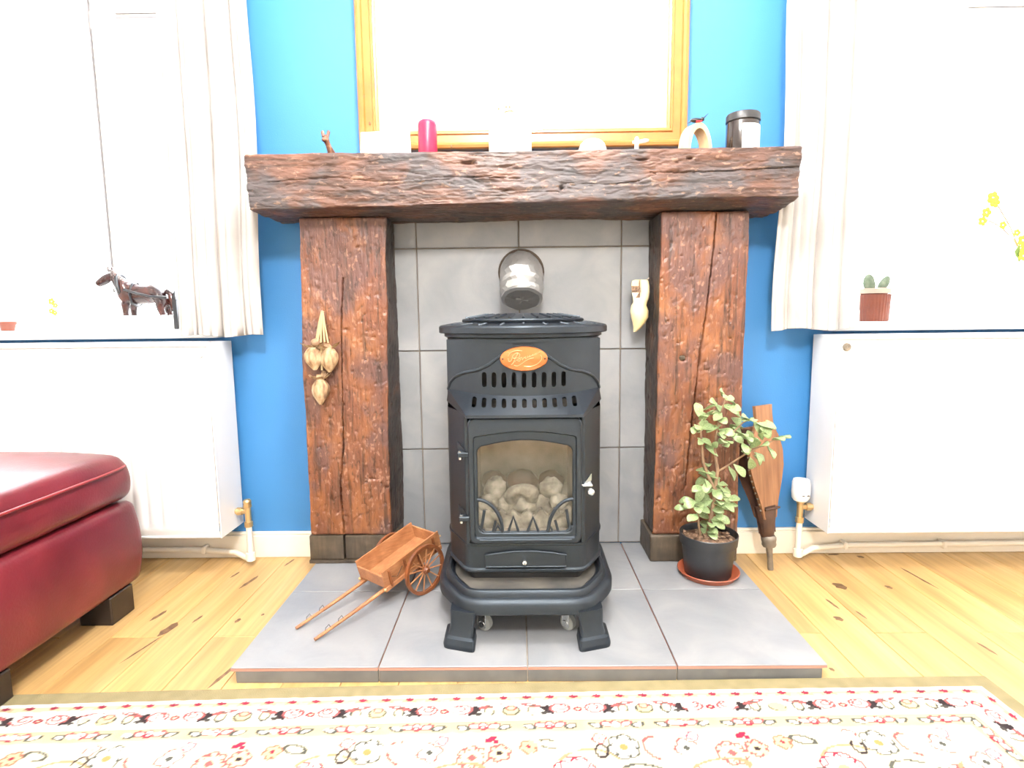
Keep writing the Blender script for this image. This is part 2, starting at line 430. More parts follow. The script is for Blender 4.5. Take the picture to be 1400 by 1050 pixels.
def knot(x, y, lx, ly, rz=0, z=.0002):
    m = MB(); n = 12
    m.v = [(math.cos(2 * math.pi * k / n) * lx * (1 + .25 * math.sin(3 * k)), math.sin(2 * math.pi * k / n) * ly * (1 + .2 * math.cos(5 * k)), 0) for k in range(n)]
    m.f = [tuple(range(n))]; m.mi = [0]
    o = m.build('knot', M['knot'], fl, (0, 0, 0), 0, (x, y, z)); o.rotation_euler.z = rz
for kx, ky, a, b in [(.945, -.255, .016, .022), (1.085, -.265, .008, .012), (.838, -.44, .010, .013), (.865, -.36, .004, .03), (.91, -.42, .003, .022),
                     (1.215, -.20, .004, .075), (1.118, -.58, .004, .028), (1.13, -.05, .010, .010), (1.05, -.03, .02, .006), (.70, -.66, .005, .007),
                     (-.79, -.06, .004, .030), (-.86, -.20, .006, .045), (-.93, -.15, .004, .022), (-.90, -.42, .004, .020), (-.785, -.43, .006, .012),
                     (-.95, -.47, .012, .035), (-1.02, -.40, .006, .03), (-.73, -.40, .004, .006), (-.70, -.665, .005, .05), (-.96, -.56, .003, .06)]:
    knot(kx, ky, a, b, -.25 if kx < 0 else .1)

# walls
wf = MB()
for x0, x1 in ((-RX, -2.3), (-1.0, 1.0), (2.3, RX)): wf.box(x0, x1, 0, .34, 0, RZ)
for s in (-1, 1):
    wf.box(s * 1.0, s * 2.3, 0, .34, 0, .757); wf.box(s * 1.0, s * 2.3, 0, .34, 2.25, RZ)
struct(wf, 'wall_front', M['blue'], 'bright blue painted wall behind the fireplace')
struct(MB().box(-RX - .1, -RX, RY - .1, .34, 0, RZ), 'wall_left', M['white_wall'], 'white painted side wall beyond the left window')
struct(MB().box(RX, RX + .1, RY - .1, .34, 0, RZ), 'wall_right', M['white_wall'], 'white painted side wall beyond the right window')
wb = MB().box(-RX, RX, RY - .1, RY, 0, RZ)
struct(wb, 'wall_back', M['white_wall'], 'white painted wall facing the fireplace')
struct(MB().box(-RX - .1, RX + .1, RY - .1, .34, RZ, RZ + .1), 'ceiling', M['white_wall'], 'white painted ceiling')
for nm, x0, x1 in (('baseboard_left', -2.59, -.668), ('baseboard_right', .668, 2.59)):
    b = MB().box(x0, x1, -.02, 0, 0, .078, .002).box(x0, x1, -.014, 0, .078, .088, .003)
    struct(b, nm, M['cream'], 'cream skirting board ' + ('left' if x0 < 0 else 'right') + ' of the hearth', 30)

# windows
def window(n, s):
    w = tag(thing('window_%d' % n, 'white framed window with deep sill behind the %s curtain' % ('left' if s < 0 else 'right'), None, (s * 1.65, 0, ZS)), kind='structure')
    off = (s * 1.65, 0, ZS)
    X = lambda a: s * a
    Z0, Z1 = ZS, 2.25
    g = M['white_gloss']
    lin = MB().box(X(1.0), X(1.012), 0.001, .24, Z0, Z1).box(X(2.288), X(2.3), .001, .24, Z0, Z1).box(X(1.012), X(2.288), .001, .24, Z1 - .012, Z1)
    lin.build('reveal_lining', g, w, off, 0)
    MB().box(X(.985), X(2.32), -.05, .24, .757, ZS, .006).build('sill', g, w, off, 30)
    fr = MB().box(X(1.012), X(1.062), .16, .22, Z0, Z1, .004).box(X(2.238), X(2.288), .16, .22, Z0, Z1, .004).box(X(1.062), X(2.238), .16, .22, Z0, Z0 + .05, .004).box(X(1.062), X(2.238), .16, .22, Z1 - .05, Z1, .004)
    fr.build('frame', g, w, off, 30)
    MB().box(X(1.40), X(1.45), .155, .225, Z0 + .05, Z1 - .05, .004).build('mullion', g, w, off, 30)
    MB().box(X(1.062), X(1.40), .156, .22, 1.82, 1.86, .004).build('glazing_bar', g, w, off, 30)
    if s < 0: MB().box(X(1.452), X(1.4532), .150, .186, Z0 + .13, Z1 - .05).build('seal', M['seal'], w, off, 0)
    zb_ = 1.832 if s < 0 else 1.808
    for zq in (zb_, zb_ + .012):
        MB().box(X(1.20 if s < 0 else 1.50), X(1.36 if s < 0 else 2.23), .1505, .156, zq, zq + .0014).build('seal', M['seal'], w, off, 0)
    MB().box(X(1.45), X(2.238), .156, .22, 1.80, 1.86, .004).build('glazing_bar', g, w, off, 30)
    for a, b in ((1.062, 1.40), (1.45, 2.238)):
        MB().box(X(a), X(b), .186, .190, Z0 + .05, 1.82 if a < 1.2 else 1.80).build('pane', M['glass'], w, off, 0)
        MB().box(X(a), X(b), .186, .190, 1.86, Z1 - .05).build('pane', M['glass'], w, off, 0)
window(1, -1); window(2, 1)
# ceiling lamp (behind the camera; its shadow of the mantel falls on the tiles)
def globe_lamp(label, x, y, drop, r, strength):
    lp = thing('ceiling_or_fill_lamp', label, 'lamp', (x, y, RZ), group='globe ceiling lamps')
    MB().lathe([(0.001, 0), (.06, 0), (.055, -.02), (.008, -.028), (.008, -drop + r + .02), (.03, -drop + r + .02), (.03, -drop + r - .012), (.001, -drop + r - .012)], n=20).build('ceiling_rose', M['white_gloss'], lp)
    MB().ball((0, 0, -drop), r, 24, 16).build('globe_shade', emitter('lit_globe', (1.0, .965, .93), strength), lp)
globe_lamp('white globe ceiling lamp farther from the chimney wall', .05, -2.45, .27, .135, LAMP_STRENGTH)
globe_lamp('added white globe fill lamp nearest the chimney wall', .0, -.95, .30, .13, FILL_LAMP_STRENGTH)  # added unseen fill lamp, brightens the upper wall and hearth

# ================================================================== FIREPLACE
he = thing('hearth', 'raised grey slate-tiled hearth slab under the black stove', 'hearth', (0, -.35, 0))
ho = (0, -.35, 0)
MB().box(-.655, .655, -.693, -.001, 0, HT - .008).build('hearth_base', M['grout'], he, ho, 0)
def tile_box(x0, x1, y0, y1):
    g = .0016
    m = MB().box(x0 + g, x1 - g, y0 + g, y1 - g, HT - .0035, HT, .0012, 0)
    m.box(x0 + g, x1 - g, y0 + g, y1 - g, HT - .009, HT - .0035, 0, 1)
    c = ((x0 + x1) / 2 , (y0 + y1) / 2 + .35, HT)
    wc = ((x0 + x1) / 2, (y0 + y1) / 2, HT)
    m.build('tile', [M['tile'], M['tile_body']], he, wc, 0, c)
hx = [-.669, -.334, 0, .334, .669]
for i in range(4):
    tile_box(hx[i], hx[i + 1], -.7008, -.344)
    tile_box(hx[i], hx[i + 1], -.344, -.002)
    a, b = max(hx[i], -.658), min(hx[i + 1], .658)
    MB().box(a + .0015, b - .0015, -.6985, -.692, .0, HT - .0095, .0008).build('edge_tile', M['edge_tile'], he, ho, 0)
for s in (-1, 1):
    for y0, y1 in ((-.692, -.345), (-.343, -.021)):
        MB().box(s * .655, s * .6605, y0, y1, 0, HT - .0095, .0008).build('edge_tile', M['edge_tile'], he, ho, 0)

fb = thing('tiled_fireback', 'grey tiled panel on the wall between the two timber posts', 'tile panel', (0, 0, HT))
fo = (0, 0, HT)
MB().box(-.43, .43, -.004, -.0005, HT + .001, 1.150).build('grout_bed', M['grout_wall'], fb, fo, 0)
wx = [-.43, -.3388, -.0072, .3244, .43]; wz = [.041, .3728, .7046, 1.0364, 1.150]
for i in range(4):
    for j in range(4):
        x0, x1, z0, z1 = wx[i] + .0018, wx[i + 1] - .0018, wz[j] + .0018, wz[j + 1] - .0018
        c = ((x0 + x1) / 2, -.006, (z0 + z1) / 2)
        MB().box(x0, x1, -.0105, -.003, z0, z1, .0015).build('tile', M['tile'], fb, c, 0, (c[0], c[1], c[2] - HT))

# rough hewn timber
def rough_block(lo, hi, seg, r, disp, warp=None):
    lo = np.array(lo, float); hi = np.array(hi, float); nx, ny, nz = seg
    idx = {}; V = []; F = []
    def vid(i, j, k):
        t = (i, j, k)
        if t not in idx:
            idx[t] = len(V); V.append((i / nx, j / ny, k / nz))
        return idx[t]
    for i in range(nx):
        for j in range(ny):
            F.append((vid(i, j, 0), vid(i, j + 1, 0), vid(i + 1, j + 1, 0), vid(i + 1, j, 0)))
            F.append((vid(i, j, nz), vid(i + 1, j, nz), vid(i + 1, j + 1, nz), vid(i, j + 1, nz)))
        for k in range(nz):
            F.append((vid(i, 0, k), vid(i + 1, 0, k), vid(i + 1, 0, k + 1), vid(i, 0, k + 1)))
            F.append((vid(i, ny, k), vid(i, ny, k + 1), vid(i + 1, ny, k + 1), vid(i + 1, ny, k)))
    for j in range(ny):
        for k in range(nz):
            F.append((vid(0, j, k), vid(0, j, k + 1), vid(0, j + 1, k + 1), vid(0, j + 1, k)))
            F.append((vid(nx, j, k), vid(nx, j + 1, k), vid(nx, j + 1, k + 1), vid(nx, j, k + 1)))
    P = lo + np.array(V) * (hi - lo)
    c = np.clip(P, lo + r, hi - r); d = P - c
    n = np.linalg.norm(d, axis=1, keepdims=True); N = d / np.maximum(n, 1e-9)
    P = c + N * r
    P = P + N * disp(P, N)[:, None]
    if warp is not None: P = warp(P)
    m = MB(); m.v = [tuple(p) for p in P]; m.f = F; m.mi = [0] * len(F)
    return m
def gouges(A, B, n, rng, a0, a1, b0, b1, ln, wd, dp, ang0, angv):
    out = np.zeros_like(A)
    for _ in range(n):
        ca, cb = rng.uniform(a0, a1), rng.uniform(b0, b1)
        l, w, q = rng.uniform(*ln), rng.uniform(*wd), ang0 + rng.uniform(-angv, angv)
        u = (A - ca) * math.cos(q) + (B - cb) * math.sin(q); v = -(A - ca) * math.sin(q) + (B - cb) * math.cos(q)
        out = out + rng.uniform(*dp) * np.exp(-(u / l) ** 2) * np.where(v > 0, np.exp(-(v / w) ** 2), np.exp(-(v / (w * .35)) ** 2))
    return out
def crack(A, B, pts, w, depth):
    pts = np.array(pts)            # rows of (b, a): position a of the crack along b
    a = np.interp(B, pts[:, 0], pts[:, 1]); inside = (B > pts[0, 0]) & (B < pts[-1, 0])
    a = a + .0006 * np.sin(B * 95) + .0006 * np.sin(B * 231)
    return np.where(inside, depth * np.exp(-((A - a) / w) ** 2), 0)

# mantel beam
rngb = random.Random(3)
def beam_disp(P, N):
    x, y, z = P.T
    d = .010 * fbm(P * np.array([2.2, 5, 6]), 3, 5) + .009 * fbm(P * np.array([9, 40, 60]), 3, 11) + .0035 * fbm(P * np.array([60, 120, 160]), 2, 21)
    front = N[:, 1] < -.8
    under = N[:, 2] < -.5
    g = gouges(x, z, 130, rngb, -.77, .78, 1.12, 1.27, (.006, .022), (.002, .004), (.001, .0035), 0, .5)
    for cx, cz in ((.338, 1.242), (-.145, 1.239), (.47, 1.243)):
        g = g + .012 * np.exp(-((x - cx) / (.017 if cx != .47 else .008)) ** 4 - ((z - cz) / .0035) ** 2)
    g = g + .016 * np.exp(-((x - .115) / .006) ** 2 - ((z - 1.163) / .006) ** 2)
    k = crack(z, x, [(.10, 1.165), (.13, 1.176), (.26, 1.170), (.33, 1.178), (.38, 1.20)], .0016, .004)
    k = k + crack(z, x, [(.36, 1.204), (.48, 1.203), (.62, 1.206), (.775, 1.214)], .0016, .006)
    k = k + crack(z, x, [(-.76, 1.19), (-.62, 1.20), (-.52, 1.205), (-.40, 1.19), (-.20, 1.20), (0, 1.192)], .0016, .0035)
    k = k + crack(z, x, [(-.40, 1.178), (-.3, 1.186), (-.16, 1.196), (-.08, 1.2)], .0016, .003)
    d = d - np.where(front, g + k, 0) + np.where(under, .012 * fbm(P * np.array([5, 9, 5]), 3, 33), 0)
    return np.where(N[:, 2] > .8, .25 * d - .002, d)
def beam_warp(P):
    x, y, z = P.T.copy()
    t = np.clip((ZM - z) / .155, 0, 1)
    fr = np.clip((-y - .13) / .11, 0, 1)
    zb = np.interp(x, [-.78, -.5, -.1, .2, .4, .78], [.003, .006, .011, .012, .012, .013])
    cham = np.interp(x, [-.78, .2, .42, .8], [.0, .002, .006, .006]) * np.clip((-y - .17) / .07, 0, 1)
    z = z + t * (fr * zb + cham * (t > .8))
    x = x + np.where(x < 0, .006 * t - .004, -.003 * t)
    return np.stack([x, y, z], 1)
bm_ = rough_block((-.772, -.242, 1.119), (.780, -.0115, ZM), (420, 44, 60), .008, beam_disp, beam_warp)
bm_.v = [(x, min(y, -.0115), z) for x, y, z in bm_.v]
single(bm_, 'mantel_beam', M['beam'], 'long dark weathered timber beam forming the mantelpiece', 'mantel', (0, -.12, 1.119), 55)

def make_post(s, label):
    rng = random.Random(17 + s)
    if s < 0: x0, x1, yf = -.680, -.405, -.150
    else: x0, x1, yf = .408, .670, -.156
    ck = ([(.13, -.572), (.3, -.578), (.42, -.563), (.55, -.560), (.67, -.556), (.8, -.552), (.935, -.540)],
          [(.925, -.556), (.99, -.562), (1.118, -.557)]) if s < 0 else ([(.28, .508), (.52, .522), (.66, .535), (.8, .553), (.95, .566), (1.118, .578)], [])
    def disp(P, N):
        x, y, z = P.T
        d = .012 * fbm(P * np.array([5, 5, 3.0]), 3, 40 + s) + .004 * fbm(P * np.array([34, 34, 22]), 3, 51)
        front = N[:, 1] < -.8
        g = gouges(x, z, 520, rng, x0, x1, .14, 1.1, (.004, .012), (.002, .0045), (.0015, .0048), .15, .7)
        k = sum(crack(x, z, c, .0015, .012) for c in ck if len(c))
        if s > 0:
            g = g + .010 * np.exp(-(((x - .486) / .011) ** 2 + ((z - .683) / .009) ** 2))
        side = np.abs(N[:, 0]) > .8
        gs = gouges(y, z, 120, rng, yf, 0, .14, 1.1, (.004, .010), (.008, .03), (.001, .003), 1.57, .4)
        return d - np.where(front, g + k, 0) - np.where(side, gs, 0)
    def warp(P):
        x, y, z = P.T.copy()
        if s < 0: x = x + np.interp(z, [.1, .6, 1.12], [-.002, .004, .014]) * (x < -.56) + np.interp(z, [.1, .5, 1.0, 1.12], [-.018, -.012, .0, .006]) * (x > -.5) * np.clip((-y) / .15, 0, 1)
        else: x = x + np.interp(z, [.1, .6, 1.12], [-.004, .002, .008]) * (x < .53) * np.clip((-y) / .15, 0, 1) + .004 * (x > .6)
        return np.stack([x, np.minimum(y, -.0118), z], 1)
    base = ((x0 + x1) / 2, yf / 2, HT)
    r = thing('timber_post', label, 'post', base, group='mantel posts')
    m = rough_block((x0, yf, .128 if s < 0 else .124), (x1, -.0115, 1.117), (116, 34, 200), .007, disp, warp)
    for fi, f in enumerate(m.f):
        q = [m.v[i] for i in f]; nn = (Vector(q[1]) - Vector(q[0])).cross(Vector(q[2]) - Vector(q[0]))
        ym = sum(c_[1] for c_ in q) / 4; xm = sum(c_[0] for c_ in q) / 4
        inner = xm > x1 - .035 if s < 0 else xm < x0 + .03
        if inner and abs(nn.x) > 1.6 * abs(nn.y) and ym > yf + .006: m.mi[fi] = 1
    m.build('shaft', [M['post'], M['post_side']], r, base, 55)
    def fdisp(P, N): return 0.003 * fbm(P * 14, 3, 71 + s) + .0012 * fbm(P * 70, 2, 77)
    zt = .1285 if s < 0 else .1245
    if s < 0:
        rough_block((x0 - .004, yf - .004, HT + .012), (-.575, -.0115, zt), (30, 24, 20), .003, fdisp).build('foot_block', M['foot'], r, base, 50)
        rough_block((-.570, yf - .003, HT + .012), (-.410, -.0115, zt), (40, 24, 20), .003, fdisp).build('foot_block', M['foot'], r, base, 50)
        rough_block((x0 - .006, yf - .008, HT), (-.412, -.0115, HT + .012), (50, 24, 4), .002, fdisp).build('foot_plate', M['foot'], r, base, 50)
    else:
        rough_block((x0 - .010, yf - .006, HT), (x1 + .002, -.0115, zt), (60, 36, 24), .004, fdisp).build('foot_block', M['foot'], r, base, 50)
        m = MB().ball((.486, -.149, .683), (.010, .008, .009), 14, 8, lump=.4, seed=4)
        m.build('knot', M['foot'], r, base)
make_post(-1, 'left cracked varnished timber post with dried garlic hung on it')
make_post(1, 'right cracked varnished timber post behind the jade plant')

# foil wrapped flue
fp = thing('flue_pipe', 'crumpled foil-wrapped flue elbow coming out of the tiles above the stove', 'pipe', (0, -.011, .955))
po = (0, -.011, .955)
path = [(0, -.0115, .957), (0, -.045, .956), (0, -.072, .947), (0, -.098, .926), (0, -.116, .896), (0, -.132, .868)]
m = MB(); secs = []
pv = [Vector(p) for p in path]; 
fine = []
for i in range(len(pv) - 1):
    for t in range(3): fine.append(pv[i].lerp(pv[i + 1], t / 3))
fine.append(pv[-1])
for i, p in enumerate(fine):
    t = (fine[min(i + 1, len(fine) - 1)] - fine[max(i - 1, 0)]).normalized(); u = Vector((1, 0, 0)); w = t.cross(u).normalized(); s = []
    for k in range(22):
        q = 2 * math.pi * k / 22 + .14 * (i % 2)
        n_ = (1 if i < len(fine) - 2 else .95) + .20 * float(fbm([(math.cos(q) * 1.6, math.sin(q) * 1.6, i * .44)], 3, 9)[0]) + .07 * float(fbm([(math.cos(q) * 4, math.sin(q) * 4, i * 1.6)], 2, 19)[0])
        s.append(p + (u * math.cos(q) + w * math.sin(q)) * (.0665 * n_))
    secs.append(s)
m.loft(secs, caps=False)
cc = fine[-1]; tdir = (fine[-1] - fine[-3]).normalized(); prev = secs[-1]; caps_ = [prev]
for f_ in (.86, .6, .3, .03):
    caps_.append([cc + (p_ - cc) * f_ + tdir * (.004 + .012 * float(fbm([(p_.x * 30 + f_ * 3, p_.y * 26, p_.z * 60)], 2, 6)[0])) for p_ in prev])
m.loft(caps_, caps=False)
m.build('foil_wrap', M['foil'], fp, po, 12)
MB().lathe([(.064, -.0106), (.075, -.0106), (.075, -.0135), (.064, -.0135)], (0, 0, .957), 36, 'y').build('gap_ring', M['flue_gap'], fp, po)  # dark-coloured ring on uncut tiles, painted as the shaded gap round the flue

# mirror
mi = thing('mirror', 'large mirror in a pine moulded frame on the blue wall above the mantel', 'mirror', (.008, -.02, 1.338))
mo = (.008, -.02, 1.338)
X0, X1, Z0, Z1 = -.505, .522, 1.338, 2.10
prof = [(0, -.003), (0, -.030), (.004, -.036), (.012, -.038), (.019, -.033), (.022, -.026), (.044, -.026), (.047, -.031), (.052, -.031), (.054, -.024), (.059, -.022), (.062, -.014), (.062, -.003)]
corners = [(X0, Z0, 1, 1), (X1, Z0, -1, 1), (X1, Z1, -1, -1), (X0, Z1, 1, -1)]
for i in range(4):
    a, b = corners[i], corners[(i + 1) % 4]
    sec = [[(c[0] + c[2] * w, y, c[1] + c[3] * w) for w, y in prof] for c in (a, b)]
    MB().loft(sec).build('frame_rail', M['pine'], mi, mo, 25)
MB().box(X0 + .05, X1 - .05, -.012, -.004, Z0 + .05, Z1 - .05).build('mirror_glass', M['mirror'], mi, mo, 0)
for kx, kz in ((-.487, 1.58), (-.486, 1.5), (-.47, 1.42), (-.215, 1.346)):
    MB().ball((kx, -.0300 if kz > 1.4 else -.0375, kz), (.003, .0015, .005), 8, 6).build('knot', M['knot'], mi, mo)

# ================================================================== STOVE
sv = thing('gas_stove', 'black cast-iron cabinet stove with glass door standing on the hearth', 'stove', (0, -.38, HT))
so = (0, -.38, HT)
IR = M['iron']
def fillet(pts, rad, seg=4, closed=True):
    out = []; n = len(pts)
    for i, p in enumerate(pts):
        if not closed and i in (0, n - 1): out.append(Vector(p)); continue
        a, b, c = Vector(pts[i - 1]), Vector(p), Vector(pts[(i + 1) % n])
        r = min(rad, (a - b).length * .45, (c - b).length * .45)
        p0 = b + (a - b).normalized() * r; p1 = b + (c - b).normalized() * r
        for k in range(seg + 1):
            t = k / seg
            out.append(p0 * (1 - t) ** 2 + b * 2 * t * (1 - t) + p1 * t * t)
    return out
def lvl(pl, z, sx=1.0, sy=None, cy=-.36):
    sy = sx if sy is None else sy
    return [(p.x * sx, cy + (p.y - cy) * sy, z) for p in pl]
def inset(pl, d):
    n = len(pl); out = []
    for i in range(n):
        t = (pl[(i + 1) % n] - pl[i - 1]).normalized()
        out.append(pl[i] + Vector((-t.y, t.x)) * d)
    return out
def lv(pl, z): return [(p.x, p.y, z) for p in pl]

# base tray with stepped moulding
tray = fillet([(-.150, -.624), (.150, -.624), (.225, -.50), (.228, -.24), (.19, -.15), (-.19, -.15), (-.228, -.24), (-.225, -.50)], .045, 6)
tl = [(0.004, .114), (0, .118), (0, .139), (.004, .147), (.010, .151), (.016, .152), (.017, .156), (.018, .162), (.022, .167), (.029, .168), (.034, .165), (.036, .158), (.040, .156)]
m = MB().loft([lv(inset(tray, .03), .114)] + [lv(inset(tray, d), z) for d, z in tl] + [lv(inset(tray, .06), .155)], caps=True)
m.build('base_tray', IR, sv, so, 30)
MB().loft([lv(inset(tray, .042), .1555), lv(inset(tray, .042), .1575)]).build('tray_floor', M['dusty_iron'], sv, so, 30)
# body
low = fillet([(-.146, -.535), (.146, -.535), (.200, -.43), (.200, -.21), (.165, -.165), (-.165, -.165), (-.200, -.21), (-.200, -.43)], .022, 4)
MB().loft([lv(inset(low, .02), .1575), lv(inset(low, .02), .18)]).build('plinth', M['iron_dark'], sv, so, 30)
m = MB().loft([lv(inset(low, .006), .178), lv(low, .181), lv(inset(low, -.004), .184), lv(inset(low, -.004), .189), lv(low, .193), lv(low, .250), lv(inset(low, -.003), .252), lv(inset(low, -.003), .257), lv(inset(low, .004), .260)])
m.build('ash_skirt', IR, sv, so, 30)
def open_front(zs):
    op = fillet([(.1385, -.535), (.146, -.535), (.200, -.43), (.200, -.21), (.165, -.165), (-.165, -.165), (-.200, -.21), (-.200, -.43), (-.146, -.535), (-.1385, -.535)], .022, 4, False)
    return [lv(op, z) for z in zs]
MB().loft(open_front([.258, .585]), caps=False, closed=False).build('body_shell', IR, sv, so, 30)
def yb(x): return -.505 + .100 * (abs(x) / .2) ** 2.2
bellp = [(0, .7425), (.022, .739), (.045, .728), (.066, .712), (.088, .696), (.115, .683), (.15, .675), (.175, .664), (.19, .648), (.197, .628)]
def bell(x): return float(np.interp(abs(x), [p[0] for p in bellp], [p[1] for p in bellp]))
m = MB()
xs = [-.2 + .4 * i / 40 for i in range(41)]
m.grid(lambda u, v: ((-.2 + .4 * u), yb(-.2 + .4 * u), bell(-.2 + .4 * u) - .012 + v * (.757 - bell(-.2 + .4 * u) + .012)), 40, 4)
side = [Vector(p) for p in [(.2, -.405), (.2, -.21), (.165, -.165), (-.165, -.165), (-.2, -.21), (-.2, -.405)]]
m.loft([lv(side, .58), lv(side, .757)], caps=False, closed=False)
m.build('upper_shell', IR, sv, so, 30)
MB().box(-.185, .185, -.40, -.39, .585, .757).build('inner_baffle', M['dusty_iron'], sv, so, 0)

def slot_plate(mb, fn, ucs, P, hw, vc, hv, rv, V0, V1, depth):
    for uc in ucs:
        hole = [(hw, hv - rv), (hw * .72, hv - rv * .28), (0, hv), (-hw * .72, hv - rv * .28), (-hw, hv - rv), (-hw, -(hv - rv)), (-hw * .72, -(hv - rv * .28)), (0, -hv), (hw * .72, -(hv - rv * .28)), (hw, -(hv - rv))]
        rect = [(P, hv - rv), (P, V1 - vc), (0, V1 - vc), (-P, V1 - vc), (-P, hv - rv), (-P, -(hv - rv)), (-P, V0 - vc), (0, V0 - vc), (P, V0 - vc), (P, -(hv - rv))]
        v = [fn(uc + a, vc + b, 0) for a, b in hole] + [fn(uc + a, vc + b, 0) for a, b in rect] + [fn(uc + a, vc + b, depth) for a, b in hole]
        f = []
        for i in range(10):
            j = (i + 1) % 10
            f.append((i, j, 10 + j, 10 + i)); f.append((i, j, 20 + j, 20 + i))
        mb.add(v, f)
# shield with nine slots
def shield(x, z, d): return (x, yb(x) - .007 + d, z)
m = MB(); pit = .0245; ucs = [pit * (k - 4) for k in range(9)]; ZB, ZC = .624, .684
ZTS = lambda x: .6215 + .008 * (abs(x) / .2) ** 2
slot_plate(m, lambda u, v, d: shield(u, v if v > ZB + .001 else ZTS(u) - .002, d), ucs, pit / 2, .0058, .6605, .019, .0058, ZB, ZC, .008)
ex = pit * 4.5
m.grid(lambda u, v: shield(-ex + 2 * ex * u, ZC + v * (bell(-ex + 2 * ex * u) - ZC), 0), 36, 5)
for s in (-1, 1):
    m.grid(lambda u, v, s=s: shield(s * (ex + (.197 - ex) * u), ZTS(ex + (.197 - ex) * u) - .002 + v * (bell(ex + (.197 - ex) * u) - ZTS(ex + (.197 - ex) * u) + .002), 0), 14, 5)
o = m.build('front_shield', IR, sv, so, 35)
bead = [shield(x, bell(x), 0) for x in [-.197 + .394 * i / 60 for i in range(61)]]
MB().tube(bead, .0042, 8).build('edge_bead', IR, o, so)
# hood with eleven slots
def hood(u, v, d):
    s_ = 2 * u - 1; xb = .139 * s_; a_ = abs(s_)
    xt = xb if a_ < .968 else math.copysign(.1346 + (a_ - .968) / .032 * .0624, s_)
    a = Vector((xt, yb(xt) - .007, ZTS(xt))); b = Vector((xb, -.568, .584))
    p = a.lerp(b, v); p.y += d * .7; p.z -= d * .7
    return tuple(p)
m = MB(); du = .088; ucs = [.5 + du * (k - 5) for k in range(11)]
slot_plate(m, hood, ucs, du / 2, .0205, .40, .245, .085, 0, 1, .006)
ue = .5 - du * 5.5
m.grid(lambda u, v: hood(u * ue, v, 0), 6, 6); m.grid(lambda u, v: hood(1 - ue + u * ue, v, 0), 6, 6)
m.grid(lambda u, v: (.139 * (2 * u - 1), -.568 + .0 * v, .584 - .007 * v), 12, 1)
m.grid(lambda u, v: (.139 * (2 * u - 1) * (1 + .06 * v), -.568 + .034 * v, .577), 12, 1)
for s in (-1, 1):
    m.add([(s * .197, yb(.197) - .007, ZTS(.197)), (s * .139, -.568, .584), (s * .139, -.568, .577), (s * .1475, -.533, .577), (s * .2, -.43, .60)], [(0, 1, 2, 3, 4)])
m.build('vent_hood', IR, sv, so, 35)
MB().box(-.125, .125, -.455, -.44, .565, .617).build('ceramic_liner', M['ceramic'], sv, so, 0)
# plaque
m = MB().lathe([(.001, -.010), (.94, -.010), (1.0, -.007), (1.0, 0)], n=48, axis='y'); m.v = [(x * .0575, y - .512, z * .0300 + .713) for x, y, z in m.v]
pq = m.build('oval_plaque', M['copper'], sv, so, 50); pq['label'] = 'oval copper nameplate with raised script'
def pl_stroke(pts, r=.0009):
    pts = [Vector((x * .001, -.5225, .713 + z * .001)) for x, z in pts]
    fine = []
    for i in range(len(pts) - 1):
        p0, p1, p2, p3 = pts[max(i - 1, 0)], pts[i], pts[i + 1], pts[min(i + 2, len(pts) - 1)]
        for k in range(5):
            t = k / 5
            fine.append(.5 * ((2 * p1) + (p2 - p0) * t + (2 * p0 - 5 * p1 + 4 * p2 - p3) * t * t + (3 * p1 - p0 - 3 * p2 + p3) * t ** 3))
    fine.append(pts[-1])
    s = MB().tube(fine, r, 5).build('script_stroke', M['copper_light'], pq, so)
pl_stroke([(-38, 2), (-36, -6), (-30, -3), (-26, 8), (-17, 14), (-10, 11), (-12, 4), (-20, 1), (-27, 2)], .0011)       # P bowl
pl_stroke([(-14, 13), (-20, 2), (-26, -10), (-31, -14)], .0011)                                                        # P stem
pl_stroke([(-22, -8), (-17, -2), (-16, -5), (-13, 0), (-9, 0), (-10, -5), (-14, -5), (-12, 1), (-5, 3), (-4, -3), (1, 4), (3, 2), (5, 6), (3, 0), (8, 3), (10, 7), (8, 3), (12, 5), (15, 9), (13, 4), (18, 7), (22, 11), (19, 7), (25, 9), (30, 13), (26, 9), (34, 13), (39, 16)])
pl_stroke([(-24, -15), (-16, -17), (-6, -12), (4, -5), (14, 0), (24, 2)])
pl_stroke([(0, -18), (14, -19), (30, -14), (41, -4), (43, 4), (39, 9)])
pl_stroke([(-38, 6), (-30, 16), (-16, 20), (-4, 19)])
for s in (-1, 1): MB().ball((s * .051, -.5225, .713), (.0022, .0012, .0022), 8, 6).build('rivet', M['iron_dark'], pq, so)
# lid
rim = fillet([(-.228, -.375), (-.15, -.49), (0, -.545), (.15, -.49), (.228, -.375), (.228, -.19), (.19, -.14), (-.19, -.14), (-.228, -.19)], .05, 6)
m = MB().loft([lv(inset(rim, .022), .752), lv(inset(rim, .022), .760), lv(inset(rim, .014), .764), lv(inset(rim, .014), .772), lv(inset(rim, .003), .772), lv(rim, .774), lv(rim, .788), lv(inset(rim, .003), .792), lv(inset(rim, .02), .796), lv(inset(rim, .045), .800)])
m.build('top_rim', IR, sv, so, 28)
m = MB().lathe([(.16, .798), (.163, .802), (.164, .806), (.162, .8085), (.14, .813), (.10, .819), (.05, .823), (.001, .824)], (0, -.34, 0), 56, caps=True)
dk = m.build('top_disc', IR, sv, so, 35)
for k in range(28):
    q = 2 * math.pi * k / 28
    a = Vector((math.cos(q), math.sin(q), 0))
    MB().tube([Vector((0, -.34, .820)) + a * .10, Vector((0, -.34, .8115)) + a * .155], .0035, 6).build('radial_rib', IR, dk, so)
